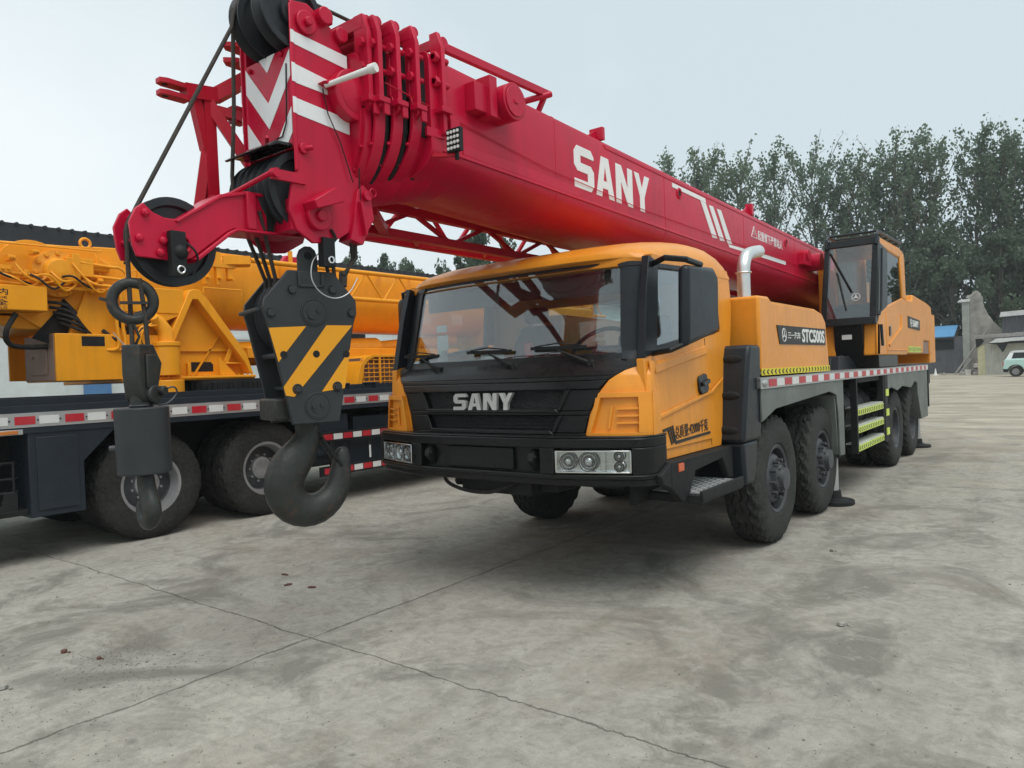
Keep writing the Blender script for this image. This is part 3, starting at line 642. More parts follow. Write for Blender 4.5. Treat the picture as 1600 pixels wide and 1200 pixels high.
o15.prism([(10.83,1.60),(10.83,2.2),(10.845,2.2),(10.845,1.60)],'x',OX1+.006,OX1-.01); o15.prism([(10.9,1.66),(12.36,1.66),(12.36,1.68),(10.9,1.68)],'x',OX1+.01,OX1-.01)
build(o15,'door_trim',ORANGE,opc,bevel=.005)
# ================================================================== BOOM (part of the red-boomed crane)
BT=Matrix(((1,0,0,0),(0,1,0,0),(0,-.0215,1,.0686),(0,0,0,1)))
def bsec(hw,zt,zs,zb,c=.05):
    h=[(hw-c,zt),(hw-c*.6,zt-c*.08),(hw-c*.2,zt-c*.35),(hw,zt-c),(hw,(zt+zs)/2),(hw,zs)]
    for i in range(1,10):
        a=R(90*i/9); h.append((hw*math.cos(a)**.8,zs-(zs-zb)*math.sin(a)))
    return h+[(-a,b) for a,b in h[::-1][1:]]
def tube_sec(m,y0,y1,s,dz=0):
    m.rings([[(CX+a,y,b+dz) for a,b in s] for y in (y0,y1)])
bo=M(); bo.T=BT
bo.rings([[(CX+a,y,b) for a,b in bsec(.42,3.387,2.84,zb)] for y,zb in ((3.06,2.695),(4.0,2.68),(5.5,2.65),(8,2.65),(10,2.65),(12,2.65),(13.7,2.65))])
tube_sec(bo,3.02,3.11,bsec(.435,3.40,2.84,2.68,.06))
for sg in (1,-1):
    a=CX+sg*.42; b=CX+sg*.430
    x0,x1=min(a,b),max(a,b)
    bo.box(x0-.002,x1,3.11,13.2,2.838,2.862); bo.box(x0-.002,x1-.004,3.3,4.6,2.862,2.93)
    bo.prism([(5.62,3.40),(5.62,3.10),(5.66,3.06),(13.2,3.06),(13.2,3.40)],'x',x0-.001,x0+.004 if sg>0 else x1+.004) if False else None
bo.box(CX-.33,CX+.33,5.2,13.2,3.387,3.397)
for sg in (1,-1): bo.prism([(4.98,3.345),(5.02,3.318),(13.2,3.318),(13.2,3.345)],'x',CX+sg*.415,CX+sg*.4245)
for y in (4.30,6.05,8.05,9.95): tube_sec(bo,y,y+.012,bsec(.4225,3.3895,2.84,2.648 if y>5 else 2.672))
boom=build(bo,'boom',RED,crane,bevel=.004)
# lettering on the near side
bl=M(); bl.T=BT; XB=CX+.4205
sany(bl,(XB,4.545,2.93),(0,1,0),(0,0,1),1.21,.315,.003,gap=.11)
build(bl,'boom_lettering',WHITE,boom); bl=M(); bl.T=BT
def pb_(p): bl.prism(p,'x',XB,XB+.003)
def zz(y,z): return z+.0215*(y-3.19)    # measured heights -> sheared frame
for p in ([(6.22,3.245),(6.95,3.245),(7.03,3.195),(6.22,3.20)][::1],):
    pb_([(6.22,3.305),(6.98,3.305),(7.0,3.265),(6.22,3.265)])
for y0 in (6.86,7.07,7.28):
    pb_([(y0,3.255),(y0+.115,3.26),(y0+.40,2.945),(y0+.27,2.935)] if y0>6.9 else [(y0,3.262),(y0+.13,3.262),(y0+.41,2.945),(y0+.28,2.935)])
pb_([(7.57,2.93),(7.70,2.932),(8.9,2.975),(9.55,2.985),(9.55,2.94),(7.60,2.90)])
build(bl,'stripe_marking',WHITE,boom); bl=M(); bl.T=BT
bl.text('起重臂下严禁站人',(XB,8.52,3.115),(0,1,0),(0,0,1),.92,.115,.003,.008)
q=[(8.30,3.12),(8.39,3.25),(8.48,3.12)]
for i in range(3): bl.bar((XB,*q[i]),(XB,*q[(i+1)%3]),.006,.012,up=(1,0,0))
bl.box(XB,XB+.003,8.385,8.396,3.15,3.21)
build(bl,'warning_lettering',WHITE,boom)
for y,z in ((6.37,3.235),(9.59,3.235)):
    ho=M(); ho.T=BT; ho.use(RED).torus((XB,y,z),(1,0,0),.042,.012,24,8); ho.use(HOLE).cyl((XB,y,z),(XB+.004,y,z),.036)
    build(ho,'inspection_port',None,boom)
# telescopic sections
SEC=[(2.90,3.06,.392,3.365,2.99,2.655),(2.785,2.90,.360,3.345,2.98,2.63),(2.68,2.785,.328,3.325,2.97,2.60),(2.615,2.68,.296,3.30,2.96,2.57)]
col_=[]
for i,(y0,y1,hw,zt,zs,zb) in enumerate(SEC):
    m=M(); tube_sec(m,y0,y1+.3,bsec(hw,zt,zs,zb))
    m.use(RED)
    yc=y0+.012 if i<3 else 2.645
    # collar: round lower lip and tall side flanges
    tube_sec(m,yc-.012,yc+.058,bsec(hw+.020,zt-.25,zs,zb-.020))
    def flange(m):
        m.prism([(CX+hw-.01,2.96),(CX+hw+.055,3.0),(CX+hw+.055,3.40),(CX+hw+.02,3.50),(CX+hw-.05,3.50),(CX+hw-.05,3.3)],'y',yc-.008,yc+.022)
        m.cyl((CX+hw+.02,yc-.03,3.34),(CX+hw+.02,yc+.075,3.34),.016,n=10); m.cyl((CX+hw+.02,yc-.03,3.21),(CX+hw+.02,yc+.075,3.21),.016,n=10)
        m.cyl((CX+hw+.02,yc-.035,3.34),(CX+hw+.02,yc-.012,3.34),.026,n=6); m.cyl((CX+hw+.02,yc-.035,3.21),(CX+hw+.02,yc-.012,3.21),.026,n=6)
        m.box(CX+hw+.015,CX+hw+.075,yc-.03,yc+.05,3.02,3.05); m.box(CX+hw+.055,CX+hw+.07,yc+.01,yc+.05,2.96,3.02)
    both(m,flange)
    m.bar((CX-hw-.02,yc+.005,3.46),(CX+hw+.02,yc+.005,3.46),.03,.07); m.cyl((CX-hw,yc+.05,3.49),(CX+hw,yc+.05,3.49),.028,n=14)
    for k in range(7):
        a=R(25+k*20); m.cyl((CX+(hw+.012)*math.cos(a),yc-.03,zs-(zs-zb+.01)*math.sin(a)),(CX+(hw+.012)*math.cos(a),yc-.005,zs-(zs-zb+.01)*math.sin(a)),.010,n=6)
    m.use(HOLE)
    if i<3: both(m,lambda m:m.box(CX+hw-.002,CX+hw+.004,y0+.04,y1+.02,2.90,3.36))
    if i<3: tube_sec(m,y1-.030,y1-.002,bsec(hw+.010,zt-.26,zs,zb-.010))
    col_.append(build(m,'boom_section',RED,boom,bevel=.004))
# base-section flange and small fittings
m=M()
def fl0(m):
    m.prism([(CX+.40,2.90),(CX+.475,2.93),(CX+.475,3.42),(CX+.44,3.52),(CX+.38,3.52)],'y',3.085,3.115)
    for z in (3.22,3.36): m.cyl((CX+.445,3.04,z),(CX+.445,3.16,z),.02,n=10); m.cyl((CX+.445,3.04,z),(CX+.445,3.07,z),.032,n=6)
    m.box(CX+.42,CX+.50,3.05,3.14,3.04,3.07)
both(m,fl0); m.bar((CX-.39,3.1,3.46),(CX+.39,3.1,3.46),.02,.06); build(m,'section_flange',RED,boom,bevel=.004); m=M()
m.bar((CX+.40,3.13,3.47),(CX+.40,4.27,3.50),.035,.05); m.bar((CX+.40,4.24,3.50),(CX+.33,4.22,3.36),.04,.03); m.cyl((CX+.40,3.14,3.47),(CX+.45,3.14,3.47),.035,n=14)
m.cyl((CX+.30,4.05,3.41),(CX+.44,4.25,3.49),.022,n=10)
build(m,'boom_rail',RED,boom,bevel=.003); m=M()
m.box(CX+.30,CX+.42,4.98,5.02,3.35,3.45); m.prism([(4.84,3.355),(5.0,3.44),(5.02,3.44),(5.02,3.35)],'x',CX+.34,CX+.36)
build(m,'boom_bracket',RED,boom,bevel=.003); m=M()
m.box(CX+.34,CX+.42,8.35,8.42,3.27,3.40); m.prism([(8.15,3.28),(8.36,3.38),(8.36,3.27)],'x',CX+.36,CX+.38)
build(m,'boom_bracket',RED,boom,bevel=.003); m=M()
m.box(CX+.42,CX+.46,3.16,3.24,2.93,3.04); m.box(CX+.42,CX+.45,3.17,3.22,3.02,3.06)
build(m,'boom_bracket',RED,boom,bevel=.004)
m=M(); m.use(RED).box(CX+.42,CX+.50,3.34,3.60,3.13,3.30); m.cyl((CX+.42,3.64,3.235),(CX+.575,3.64,3.235),.115,n=36); m.cyl((CX+.575,3.64,3.235),(CX+.583,3.64,3.235),.095,n=36); m.box(CX+.42,CX+.53,3.45,3.52,3.11,3.36); m.box(CX+.583,CX+.590,3.62,3.66,3.22,3.25)
build(m,'cable_reel',REDD,boom,bevel=.006)
m=M(); m.use(RED).cyl((CX+.40,10.6,2.93),(CX+.60,10.6,2.93),.12,n=30); m.box(CX+.42,CX+.50,10.1,10.45,2.86,3.02); m.cyl((CX+.42,10.28,3.0),(CX+.52,10.28,3.0),.07,n=20); m.use(WHITE).bar((CX+.44,10.7,2.83),(CX+.44,11.5,2.80),.01,.05)
build(m,'boom_roller',None,boom,bevel=.006)
m=M(); m.use(REDD).bar((CX+.42,3.04,2.80),(CX+.55,3.10,2.79),.025,.02); m.use(CHASSIS).box(CX+.51,CX+.61,3.06,3.09,2.80,2.93); m.cyl((CX+.56,3.09,2.80),(CX+.56,3.09,2.76),.012)
m.use(PAPER)
for i in range(4):
    for j in range(4): m.cyl((CX+.524+i*.024,3.056,2.82+j*.03),(CX+.524+i*.024,3.061,2.82+j*.03),.0095,n=10)
m.use(RED).bar((CX+.42,2.99,2.93),(CX+.44,3.12,2.93),.02,.05)
build(m,'working_lamp',None,boom)
m=M(); m.tube([(CX+.41,2.70,3.12),(CX+.43,3.13,3.06),(CX+.432,4.2,2.955),(CX+.432,5.57,2.895),(CX+.432,7.5,2.875),(CX+.432,9.62,2.85),(CX+.432,10.4,2.84)],.0032,6)
build(m,'signal_cable',REDD,boom)
# ---------------------------------------------------------------- boom head
HW=.215; YH=2.255
hd=M()
def hp(m):
    m.prism([(YH,3.46),(YH,2.60),(2.22,2.52),(2.20,2.40),(2.24,2.30),(2.34,2.245),(2.46,2.26),(2.58,2.33),(2.63,2.46),(2.66,2.62),(2.62,3.22),(2.52,3.40),(2.36,3.48)],'x',CX+HW,CX+HW-.022)
    m.box(CX+HW,CX+HW+.01,2.24,2.262,2.60,3.44)
    m.cyl((CX+HW,2.37,2.385),(CX+HW+.03,2.37,2.385),.075,n=24); m.cyl((CX+HW+.03,2.37,2.385),(CX+HW+.05,2.37,2.385),.03,n=14)
    m.prism([(2.28,2.44),(2.30,2.40),(2.47,2.46),(2.47,2.50),(2.42,2.53)],'x',CX+HW,CX+HW+.10)
    m.cyl((CX+HW,2.30,2.72),(CX+HW+.04,2.33,2.725),.014,n=8); m.cyl((CX+HW,2.30,2.72),(CX+HW+.015,2.30,2.72),.03,n=8)
    m.cyl((CX+HW,2.34,3.37),(CX+HW+.02,2.34,3.37),.06,n=20); m.cyl((CX+HW,2.34,3.37),(CX+HW+.045,2.34,3.37),.022,n=12)
both(hd,hp)
hd.box(CX-HW+.022,CX+HW-.022,YH,YH+.02,2.72,3.235); hd.box(CX-HW+.02,CX+HW-.02,2.40,2.62,3.18,3.21); hd.box(CX-.19,CX+.19,2.45,2.70,2.56,3.2)
hd.cyl((CX-HW,2.45,3.44),(CX+HW+.04,2.45,3.44),.045,n=20); hd.cyl((CX-HW,2.56,3.38),(CX+HW+.03,2.56,3.38),.04,n=20); hd.box(CX-HW+.02,CX+HW-.02,2.36,2.54,3.44,3.475)
# ribs, round side cover
hd.cyl((CX+HW,2.60,3.06),(CX+HW+.07,2.60,3.06),.135,n=36); hd.cyl((CX+HW+.07,2.60,3.06),(CX+HW+.085,2.60,3.06),.10,.05,n=36)
hd.prism([(2.40,3.08),(2.56,3.15),(2.56,3.04)],'x',CX+HW,CX+HW+.06)
hd.bar((CX-.02,YH-.01,2.785),(CX+.04,YH-.045,2.80),.02,.02)
for x,z in ((CX-.15,3.20),(CX+.13,3.21)): hd.sphere((x,YH-.006,z),.014)
head=build(hd,'boom_head',RED,boom,bevel=.005)
# chevrons
def clip(p,f):
    out=[]
    for i in range(len(p)):
        a,b=p[i],p[(i+1)%len(p)]; fa,fb=f(a),f(b)
        if fa>=0: out.append(a)
        if fa*fb<0: t=fa/(fa-fb); out.append((a[0]+(b[0]-a[0])*t,a[1]+(b[1]-a[1])*t))
    return out
cv=M(); K=1.17
for z0,z1 in ((3.15,4),(2.858,2.99),(2.57,2.70)):
    for sg in (1,-1):
        p=[(0,z0),(sg*.195,z0+K*.195),(sg*.195,z1+K*.195),(0,z1)]
        p=clip(clip(p,lambda q:3.232-q[1]),lambda q:q[1]-2.722)
        if len(p)>2: cv.prism([(CX+a,b) for a,b in p],'y',YH-.003,YH)
def sb(m):
    for a,b,c,d in ((3.242,3.305,3.285,3.215),(3.046,3.141,3.103,3.036),(2.888,2.969,2.944,2.862)):
        m.prism([(2.268,a),(2.268,b),(2.605,c),(2.605,d)],'x',CX+HW,CX+HW+.003)
        m.box(CX+HW-.0+.010,CX+HW+.012,2.241,2.262,a,b)
both(cv,sb)
build(cv,'chevron_marking',WHITE,head)
# sheaves
def sheave(m,x,y,z,r,w,ribs=0):
    m.lathe([(.03,-w/2),(r*.35,-w/2),(r*.37,-w*.2),(r*.78,-w*.2),(r*.82,-w/2),(r,-w/2),(r*1.0,-w*.40),(r-.035,-w*.12),(r-.035,w*.12),(r,w*.40),(r,w/2),(r*.82,w/2),(r*.78,w*.2),(r*.37,w*.2),(r*.35,w/2),(.03,w/2)],(x,y,z),(1,0,0),40,True)
m=M()
for i in range(2): sheave(m,CX+.16-i*.20,2.28,3.41,.185,.085)
m.cyl((CX-HW+.01,2.28,3.41),(CX+HW-.01,2.28,3.41),.045); build(m,'upper_sheave',SHEAVE,head)
m=M()
for i in range(6): sheave(m,CX-.163+i*.062,2.325,2.515,.205,.054)
m.cyl((CX-HW+.03,2.325,2.515),(CX+HW-.03,2.325,2.515),.04); build(m,'lower_sheave',SHEAVE,head)
m=M(); m.prism([(2.245,2.74),(2.15,2.735),(2.10,2.70),(2.115,2.695),(2.16,2.718),(2.25,2.72)],'x',CX-.19,CX+.20); build(m,'sheave_cover',BLACKG,head,bevel=.004)
m=M(); m.bar((CX+HW+.005,2.30,2.56),(CX+HW+.005,2.10,2.555),.02,.05); m.tube([(CX+HW+.02,2.10,2.56),(CX-.05,2.06,2.50),(CX-.2,2.06,2.50)],.013,8); m.cyl((CX+HW,2.11,2.557),(CX+HW+.04,2.11,2.557),.022,n=12)
build(m,'rope_guard',RED,head)
m=M(); m.prism([(2.67,2.60),(2.63,2.56),(2.60,2.40),(2.57,2.29),(2.655,2.27),(2.70,2.36),(2.74,2.42),(2.72,2.56)],'x',CX+.13,CX+.235); m.cyl((CX+.12,2.685,2.54),(CX+.26,2.685,2.54),.028,n=14); m.torus((CX+.262,2.715,2.56),(1,0,0),.022,.004,16,6); m.bar((CX+.236,2.63,2.5),(CX+.236,2.66,2.32),.012,.06,up=(1,0,0))
build(m,'rope_socket',RED,head,bevel=.006)
m=M(); m.use(CHASSIS).box(CX+.19,CX+.235,2.385,2.46,2.13,2.28); m.use(CHROME).torus((CX+.24,2.43,2.165),(1,0,0),.016,.005,16,6)
m.use(CHASSIS).tube(cr([(CX+.21,2.44,2.25),(CX+.23,2.47,2.28),(CX+.22,2.45,2.33)]),.008,6)
build(m,'limit_switch',None,head)
m=M(); m.tube([(CX+HW+.03,2.43,3.07),(CX+HW+.12,2.47,3.09),(CX+HW+.30,2.52,3.11)],[.012,.014,.018],10); m.cyl((CX+HW+.28,2.515,3.108),(CX+HW+.32,2.525,3.112),.024,n=14); build(m,'sensor_rod',PAPER,head)
m=M(); m.tube([(CX+.17,YH-.006,3.15),(CX+.165,YH-.01,2.95),(CX+.16,YH-.012,2.85),(CX+.12,YH-.01,2.79),(CX+.07,YH-.008,2.79)],.004,6)
m.tube([(CX+HW+.01,2.43,3.06),(CX+HW+.02,2.45,2.93),(CX+HW+.015,2.53,2.80),(CX+HW+.02,2.60,2.6)],.003,6)
m.tube([(CX+HW+.06,2.62,2.95),(CX+HW+.02,2.645,2.6),(CX+HW+.02,2.65,2.5)],.003,6)
build(m,'signal_cable',CHASSIS,head)
# ---------------------------------------------------------------- auxiliary nose with single sheave
ax=M()
P0=[(1.55,2.350),(1.59,2.315),(1.64,2.297),(1.70,2.297),(1.915,2.448),(2.06,2.485),(2.34,2.49),(2.50,2.46),(2.50,2.34),(2.36,2.312),(1.99,2.295),(1.95,2.275),(1.765,2.125),(1.70,2.105),(1.515,2.11),(1.497,2.16),(1.487,2.256),(1.515,2.32)]
for x in (CX+.045,CX-.105): ax.prism(P0,'x',x,x+.018)
ax.prism([(1.69,2.29),(1.915,2.448),(2.06,2.488),(2.30,2.49),(2.30,2.475),(2.06,2.470),(1.92,2.43),(1.70,2.28)],'x',CX-.095,CX+.075)
ax.prism([(1.765,2.12),(1.95,2.272),(1.99,2.292),(2.36,2.308),(2.36,2.295),(1.99,2.278),(1.955,2.255),(1.775,2.105)],'x',CX-.095,CX+.09)
for y,z in ((1.555,2.305),(1.525,2.19),(1.63,2.19),(1.615,2.135)): ax.cyl((CX-.12,y,z),(CX+.085,y,z),.012,n=10); ax.cyl((CX+.063,y,z),(CX+.08,y,z),.018,n=10)
ax.torus((CX+.066,1.715,2.185),(1,0,0),.042,.010,28,8)
ax.prism([(2.05,2.30),(2.10,2.30),(2.10,2.48),(2.05,2.48)],'x',CX+.063,CX+.085); ax.box(CX+.06,CX+.20,2.22,2.30,2.30,2.46); ax.box(CX-.2,CX-.08,2.22,2.30,2.30,2.46)
arm=build(ax,'auxiliary_arm',RED,boom,bevel=.004)
m=M(); m.cyl((CX+.062,1.715,2.185),(CX+.0645,1.715,2.185),.040,n=24); m.box(CX+.05,CX+.075,2.17,2.205,2.305,2.47); build(m,'hollow',HOLE,arm)
m=M(); sheave(m,CX-.022,1.715,2.205,.205,.06); build(m,'sheave',SHEAVE,arm)
m=M(); m.use(CHASSIS).box(CX+.07,CX+.11,1.645,1.715,2.03,2.235); m.use(CHROME).torus((CX+.115,1.685,2.06),(1,0,0),.016,.005,16,6); m.use(CHASSIS).tube(cr([(CX+.1,1.70,2.2),(CX+.12,1.75,2.15),(CX+.1,1.77,2.1),(CX+.09,1.75,2.04)]),.006,6); m.sphere((CX+.09,1.69,2.14),.04,10,6); 
build(m,'limit_switch',None,arm,bevel=.003)
# ---------------------------------------------------------------- lattice jib stowed along the far side of the boom
JX=-3.66; jb=M()
def jbar(a,b,w=.05,x0=JX,x1=JX): jb.bar((x0,*a),(x1,*b),w,w)
jbar((2.0,3.085),(2.19,3.11),.075); jbar((2.18,3.11),(2.36,3.25),.07,JX,JX+.10)
jbar((2.06,3.06),(2.115,2.80),.05); jbar((2.115,2.80),(2.07,2.50),.05,JX,JX-.02)
jbar((2.13,3.09),(2.135,2.54),.062); jbar((2.14,3.06),(2.31,2.72),.06,JX,JX+.12)
jbar((2.17,3.03),(2.36,2.985),.05,JX,JX+.12); jb.box(JX+.02,JX+.08,2.24,2.31,2.97,3.06)
for z in (3.045,3.105):      # fork eyes
    jb.prism([(JX-.035,2.02),(JX+.035,2.02),(JX+.038,1.90),(JX+.022,1.865),(JX-.022,1.865),(JX-.038,1.90)],'z',z-.012,z+.012)
for z in (3.30,3.385):
    jb.prism([(-3.64,2.36),(-3.53,2.36),(-3.55,2.25),(-3.60,2.20),(-3.64,2.24)],'z',z-.012,z+.012)
jb.box(-3.62,-3.50,2.34,2.40,3.27,3.42)
# the lattice itself
jx0,jx1=-3.78,-4.15
ch=[(jx0,2.74,3.30),(jx0,2.56,3.3),(jx1,2.60,3.3),(jx1,3.05,3.3)]
def jp(k,y):
    x,z,_=ch[k]; t=(y-3.1)/8.0; return V((x,y,z+.0*t))
for k in range(4): jb.bar(jp(k,3.05),jp(k,10.8),.06 if k<2 else .05)
ys=[3.35+i*.42 for i in range(18)]
for i,(a,b) in enumerate(zip(ys,ys[1:])):
    for k,l in ((1,2),(2,3),(0,3),(0,1)):
        p,q=(k,l) if i%2 else (l,k)
        jb.bar(jp(p,a),jp(q,b),.028)
jb.bar(jp(0,3.05),jp(2,3.05),.09); jb.bar(jp(1,3.1),V((-3.45,3.0,2.66)),.09,.05); jb.bar(V((-3.35,3.0,2.56)),jp(1,3.5),.06,.05); jb.cyl((jx0+.06,3.7,2.79),(jx0-.06,3.7,2.79),.05)
jb.bar(V((-3.6,2.10,2.52)),V((-3.8,3.1,2.60)),.05)
build(jb,'lattice_jib',REDD,boom)
m=M()
for z in (3.045,3.105): m.use(HOLE).cyl((JX,1.90,z-.0125),(JX,1.90,z+.0125),.016,n=12)
build(m,'pin_hole',HOLE,boom)
# ---------------------------------------------------------------- hoist ropes
def rope(name,parent,pts,r=.009): m=M(); m.tube(pts,r,8); return build(m,name,ROPE,parent)
rope('hoist_rope',boom,[(CX-.02,2.28,3.60),(CX-.03,2.15,3.55),(CX-.04,2.10,3.42),(CX-.045,2.085,3.34),(CX-.022,1.56,2.345),(CX-.022,1.515,2.25),(CX-.022,1.512,2.1),(CX-.02,1.515,1.70)],.0105)
rope('hoist_rope',boom,[(CX-.06,2.11,3.45),(CX-.065,2.105,3.30),(CX-.10,2.115,2.95),(CX-.15,2.12,2.62),(CX-.155,2.125,2.5)],.0105)
HB=V((-3.28,2.40,0))      # hook block centre; turned 15 degrees on its ropes
HM=Matrix.Translation(HB)@Matrix.Rotation(R(-15),4,'Z')
def hb(x,u,z): return HM@V((x,u,z))
for i,(dx,u) in enumerate(((-.09,-.15),(-.02,-.15),(.06,-.15),(.02,.16),(.09,.16))):
    rope('hoist_rope',boom,[(CX+dx*1.2,2.325+(-.2 if u<0 else .2),2.40),hb(dx,u*1.02,2.08),hb(dx,u*1.02,1.9)],.0105)
rope('hoist_rope',boom,[(CX+.185,2.61,2.30),(CX+.17,2.63,2.2),hb(.12,.19,2.06),hb(.1,.2,1.9)],.0105)
rope('hoist_rope',boom,[(CX+.185,2.64,2.30),(CX+.185,2.64,2.2),hb(.14,.19,2.10)],.0105)
rope('rope_clip',boom,[hb(.12,.20,2.12),hb(.13,.19,2.04)],.022)
# winch rope along the boom top
for dx in (-.12,.1): rope('hoist_rope',boom,[(CX+dx*.6,2.3,3.595),(CX+dx,3.1,3.56),(CX+dx,13.6,3.10)],.0105)

# ================================================================== HOOK BLOCK
blk=thing('hook_block','big dark grey hook block with yellow diagonal stripes, hanging from the red boom head','hook block',(HB.x,HB.y,.74))
OUT=[(-.124,2.108),(.121,2.108),(.246,1.96),(.246,1.89),(.226,1.83),(.125,1.314),(-.131,1.314),(-.235,1.82),(-.256,1.90),(-.25,1.955)]
def bm0(): m=M(); m.T=HM; return m
m=bm0(); m.prism(OUT,'x',.145,.170); m.prism(OUT,'x',-.170,-.145)
for u,z in ((-.19,1.93),(.19,1.96),(-.1,1.50),(.11,1.50),(-.16,1.675),(.17,1.675)): m.cyl((-.15,u,z),(.15,u,z),.015,n=10)
m.bar((.13,-.27,1.905),(-.15,-.27,1.905),.03,.02)
cheek=build(m,'cheek_plate',HOOKP,blk,bevel=.005)
m=bm0()
for p in ([(-.236,1.81),(-.041,1.82),(-.193,1.636)],[(.071,1.826),(.2165,1.826),(-.118,1.457),(-.162,1.465),(-.172,1.509)],[(.2005,1.700),(.165,1.518),(.158,1.49),(.031,1.477)]):
    m.prism(p,'x',.170,.1725)
build(m,'stripe_marking',HYEL,cheek)
m=bm0()
for u,z in ((-.108,2.008),(.111,2.015),(-.222,1.888),(.215,1.895)): m=bm0(); m.cyl((.17,u,z),(.184,u,z),.021,n=6); m.torus((.171,u,z),(1,0,0),.024,.003,20,6); build(m,'bolt',HOOKP,cheek)
for u,z in ((-.100,1.496),(.117,1.50)): m=bm0(); m.cyl((.17,u,z),(.186,u,z),.018,n=6); m.torus((.173,u,z),(1,0,0),.023,.005,20,6); build(m,'bolt',HOOKP,cheek)
m=bm0()
for u,z in ((-.165,1.674),(.008,1.675),(.176,1.673)): m=bm0(); m.cyl((.17,u,z),(.1735,u,z),.019,n=16); build(m,'bolt_hole',HOLE,cheek)
m=bm0()
for z,r,bs in ((1.893,.068,((.025,1.90),(-.018,1.87))),(1.404,.066,((.025,1.408),(-.018,1.40)))):
    m=bm0(); m.torus((.170,.005,z),(1,0,0),r,.006,36,6); m.cyl((.17,.005,z),(.176,.005,z),r*.92,n=36); m.cyl((.176,.005,z),(.179,.005,z),.04,n=20)
    for u,q in bs: m.cyl((.176,u,q),(.186,u,q),.011,n=8)
    build(m,'axle_cap',HOOKP,blk)
m=bm0()
for x in (.09,.03,-.03,-.09): sheave(m,x,0,1.893,.215,.052)
build(m,'sheave',SHEAVE,blk)
m=bm0(); m.prism([(-.058,2.06),(-.058,2.19),(-.045,2.222),(-.02,2.24),(.012,2.24),(.035,2.222),(.046,2.19),(.046,2.06)],'x',.118,.146); m.box(.14,.182,-.078,-.060,2.03,2.10); m.box(.14,.182,.048,.066,2.03,2.10); m.box(.14,.178,-.078,.066,2.022,2.036)
lug=build(m,'lifting_lug',HOOKP,blk,bevel=.004)
m=bm0(); m.cyl((.146,-.006,2.19),(.1485,-.006,2.19),.020,n=20); build(m,'pin_hole',HOLE,lug)
m=bm0(); m.box(-.14,.10,-.20,-.07,1.335,1.45); build(m,'trunnion_block',HOOKC,blk,bevel=.012)
m=bm0(); m.cyl((0,0,1.18),(0,0,1.42),.062,n=24); m.cyl((0,0,1.31),(0,0,1.36),.10,n=24)
# hook: swept body with varying thickness
ctr=[(.022,1.33,.060),(.018,1.24,.070),(-.022,1.165,.090),(-.092,1.095,.110),(-.137,1.01,.112),(-.130,.93,.110),(-.085,.862,.103),(-.015,.832,.096),(.06,.837,.090),(.125,.875,.081),(.168,.935,.073),(.187,1.0,.066),(.198,1.07,.054),(.204,1.12,.045),(.205,1.15,.034),(.205,1.162,.015)]
m.tube([(0,u,z) for u,z,_ in ctr],[r for *_,r in ctr],24,flat=.78,side=(1,0,0))
hk=build(m,'hook',HOOKC,blk); s_=hk.modifiers.new('round','SUBSURF'); s_.levels=1; s_.render_levels=1
m=bm0(); m.bar((.03,.06,1.25),(.035,.185,1.06),.012,.03,up=(1,0,0)); m.bar((-.03,.06,1.25),(-.035,.185,1.06),.012,.03,up=(1,0,0)); m.cyl((-.04,.06,1.24),(.04,.06,1.24),.015)
build(m,'safety_latch',CHASSIS,blk)
m=bm0(); m.tube(cr([(.17,.05,2.21),(.19,.0,2.15),(.21,-.015,2.06),(.215,.03,1.99),(.215,.11,1.965),(.21,.19,2.0),(.2,.245,2.08)]),.0032,6); build(m,'steel_loop',ALU,blk)

# ================================================================== AUXILIARY HOOK AND RING
aux=thing('ball_hook','small hook under a plain dark grey cylinder, hanging from the red auxiliary sheave arm','hook',(CX,1.535,.89))
m=M(); AXM=Matrix.Translation(V((CX,1.535,0)))@Matrix.Rotation(R(-20),4,'Z')@Matrix.Rotation(R(3),4,'Y')
AT=lambda dx,dy,z:(dx,dy,z)
def am0(): m=M(); m.T=Matrix.Translation((CX,1.535,1.3))@Matrix.Rotation(R(25),4,'Z')@Matrix.Rotation(R(1.2),4,'X')@Matrix.Translation((0,0,-1.3)); return m
m=am0(); m.cyl((0,0,1.152),(0,0,1.447),.112,n=64); m.cyl((0,0,1.447),(0,0,1.46),.05,n=24)
wt=build(m,'cylinder_weight',HOOKP,aux,bevel=.006)
m=am0(); m.cyl((-.10,-.05,1.27),(-.125,-.06,1.27),.012,n=10); build(m,'grease_nipple',HUB,wt)
m=am0()
m.prism([(-.045,1.50),(-.055,1.60),(-.05,1.725),(.045,1.725),(.095,1.64),(.055,1.50),(.05,1.47),(-.03,1.47)],'x',-.045,.045)
m.prism([(-.02,1.53),(-.015,1.68),(.05,1.68),(.06,1.63),(.025,1.53)],'x',.045,.058)
m.cyl((-.065,.02,1.50),(.065,.02,1.50),.042,n=20); m.cyl((-.08,.05,1.515),(.09,.05,1.515),.022,n=14); m.cyl((0,0,1.42),(0,0,1.52),.045,n=20)
build(m,'swivel_socket',HOOKC,aux,bevel=.006)
m=am0(); m.tube(cr([(.06,.05,1.51),(.09,.10,1.53),(.085,.13,1.50),(.07,.09,1.46),(.05,.05,1.45)]),.004,6); build(m,'split_pin',HUB,aux)
m=am0(); c2=[(0,1.17,.045),(.0,1.10,.045),(-.02,1.05,.048),(-.05,1.00,.05),(-.045,.955,.048),(-.01,.925,.042),(.035,.93,.036),(.065,.965,.030),(.075,1.0,.024),(.077,1.02,.010)]
AR=m.T; m.T=AR@Matrix.Rotation(R(62),4,'Z'); m.tube([(0,u,z) for u,z,_ in c2],[r for *_,r in c2],18,flat=.8,side=(1,0,0)); build(m,'hook',HOOKC,aux).modifiers.new('round','SUBSURF')
ring=M(); ring.T=Matrix.Translation((CX-.02,1.525,1.92))@Matrix.Rotation(R(-27),4,'Z')
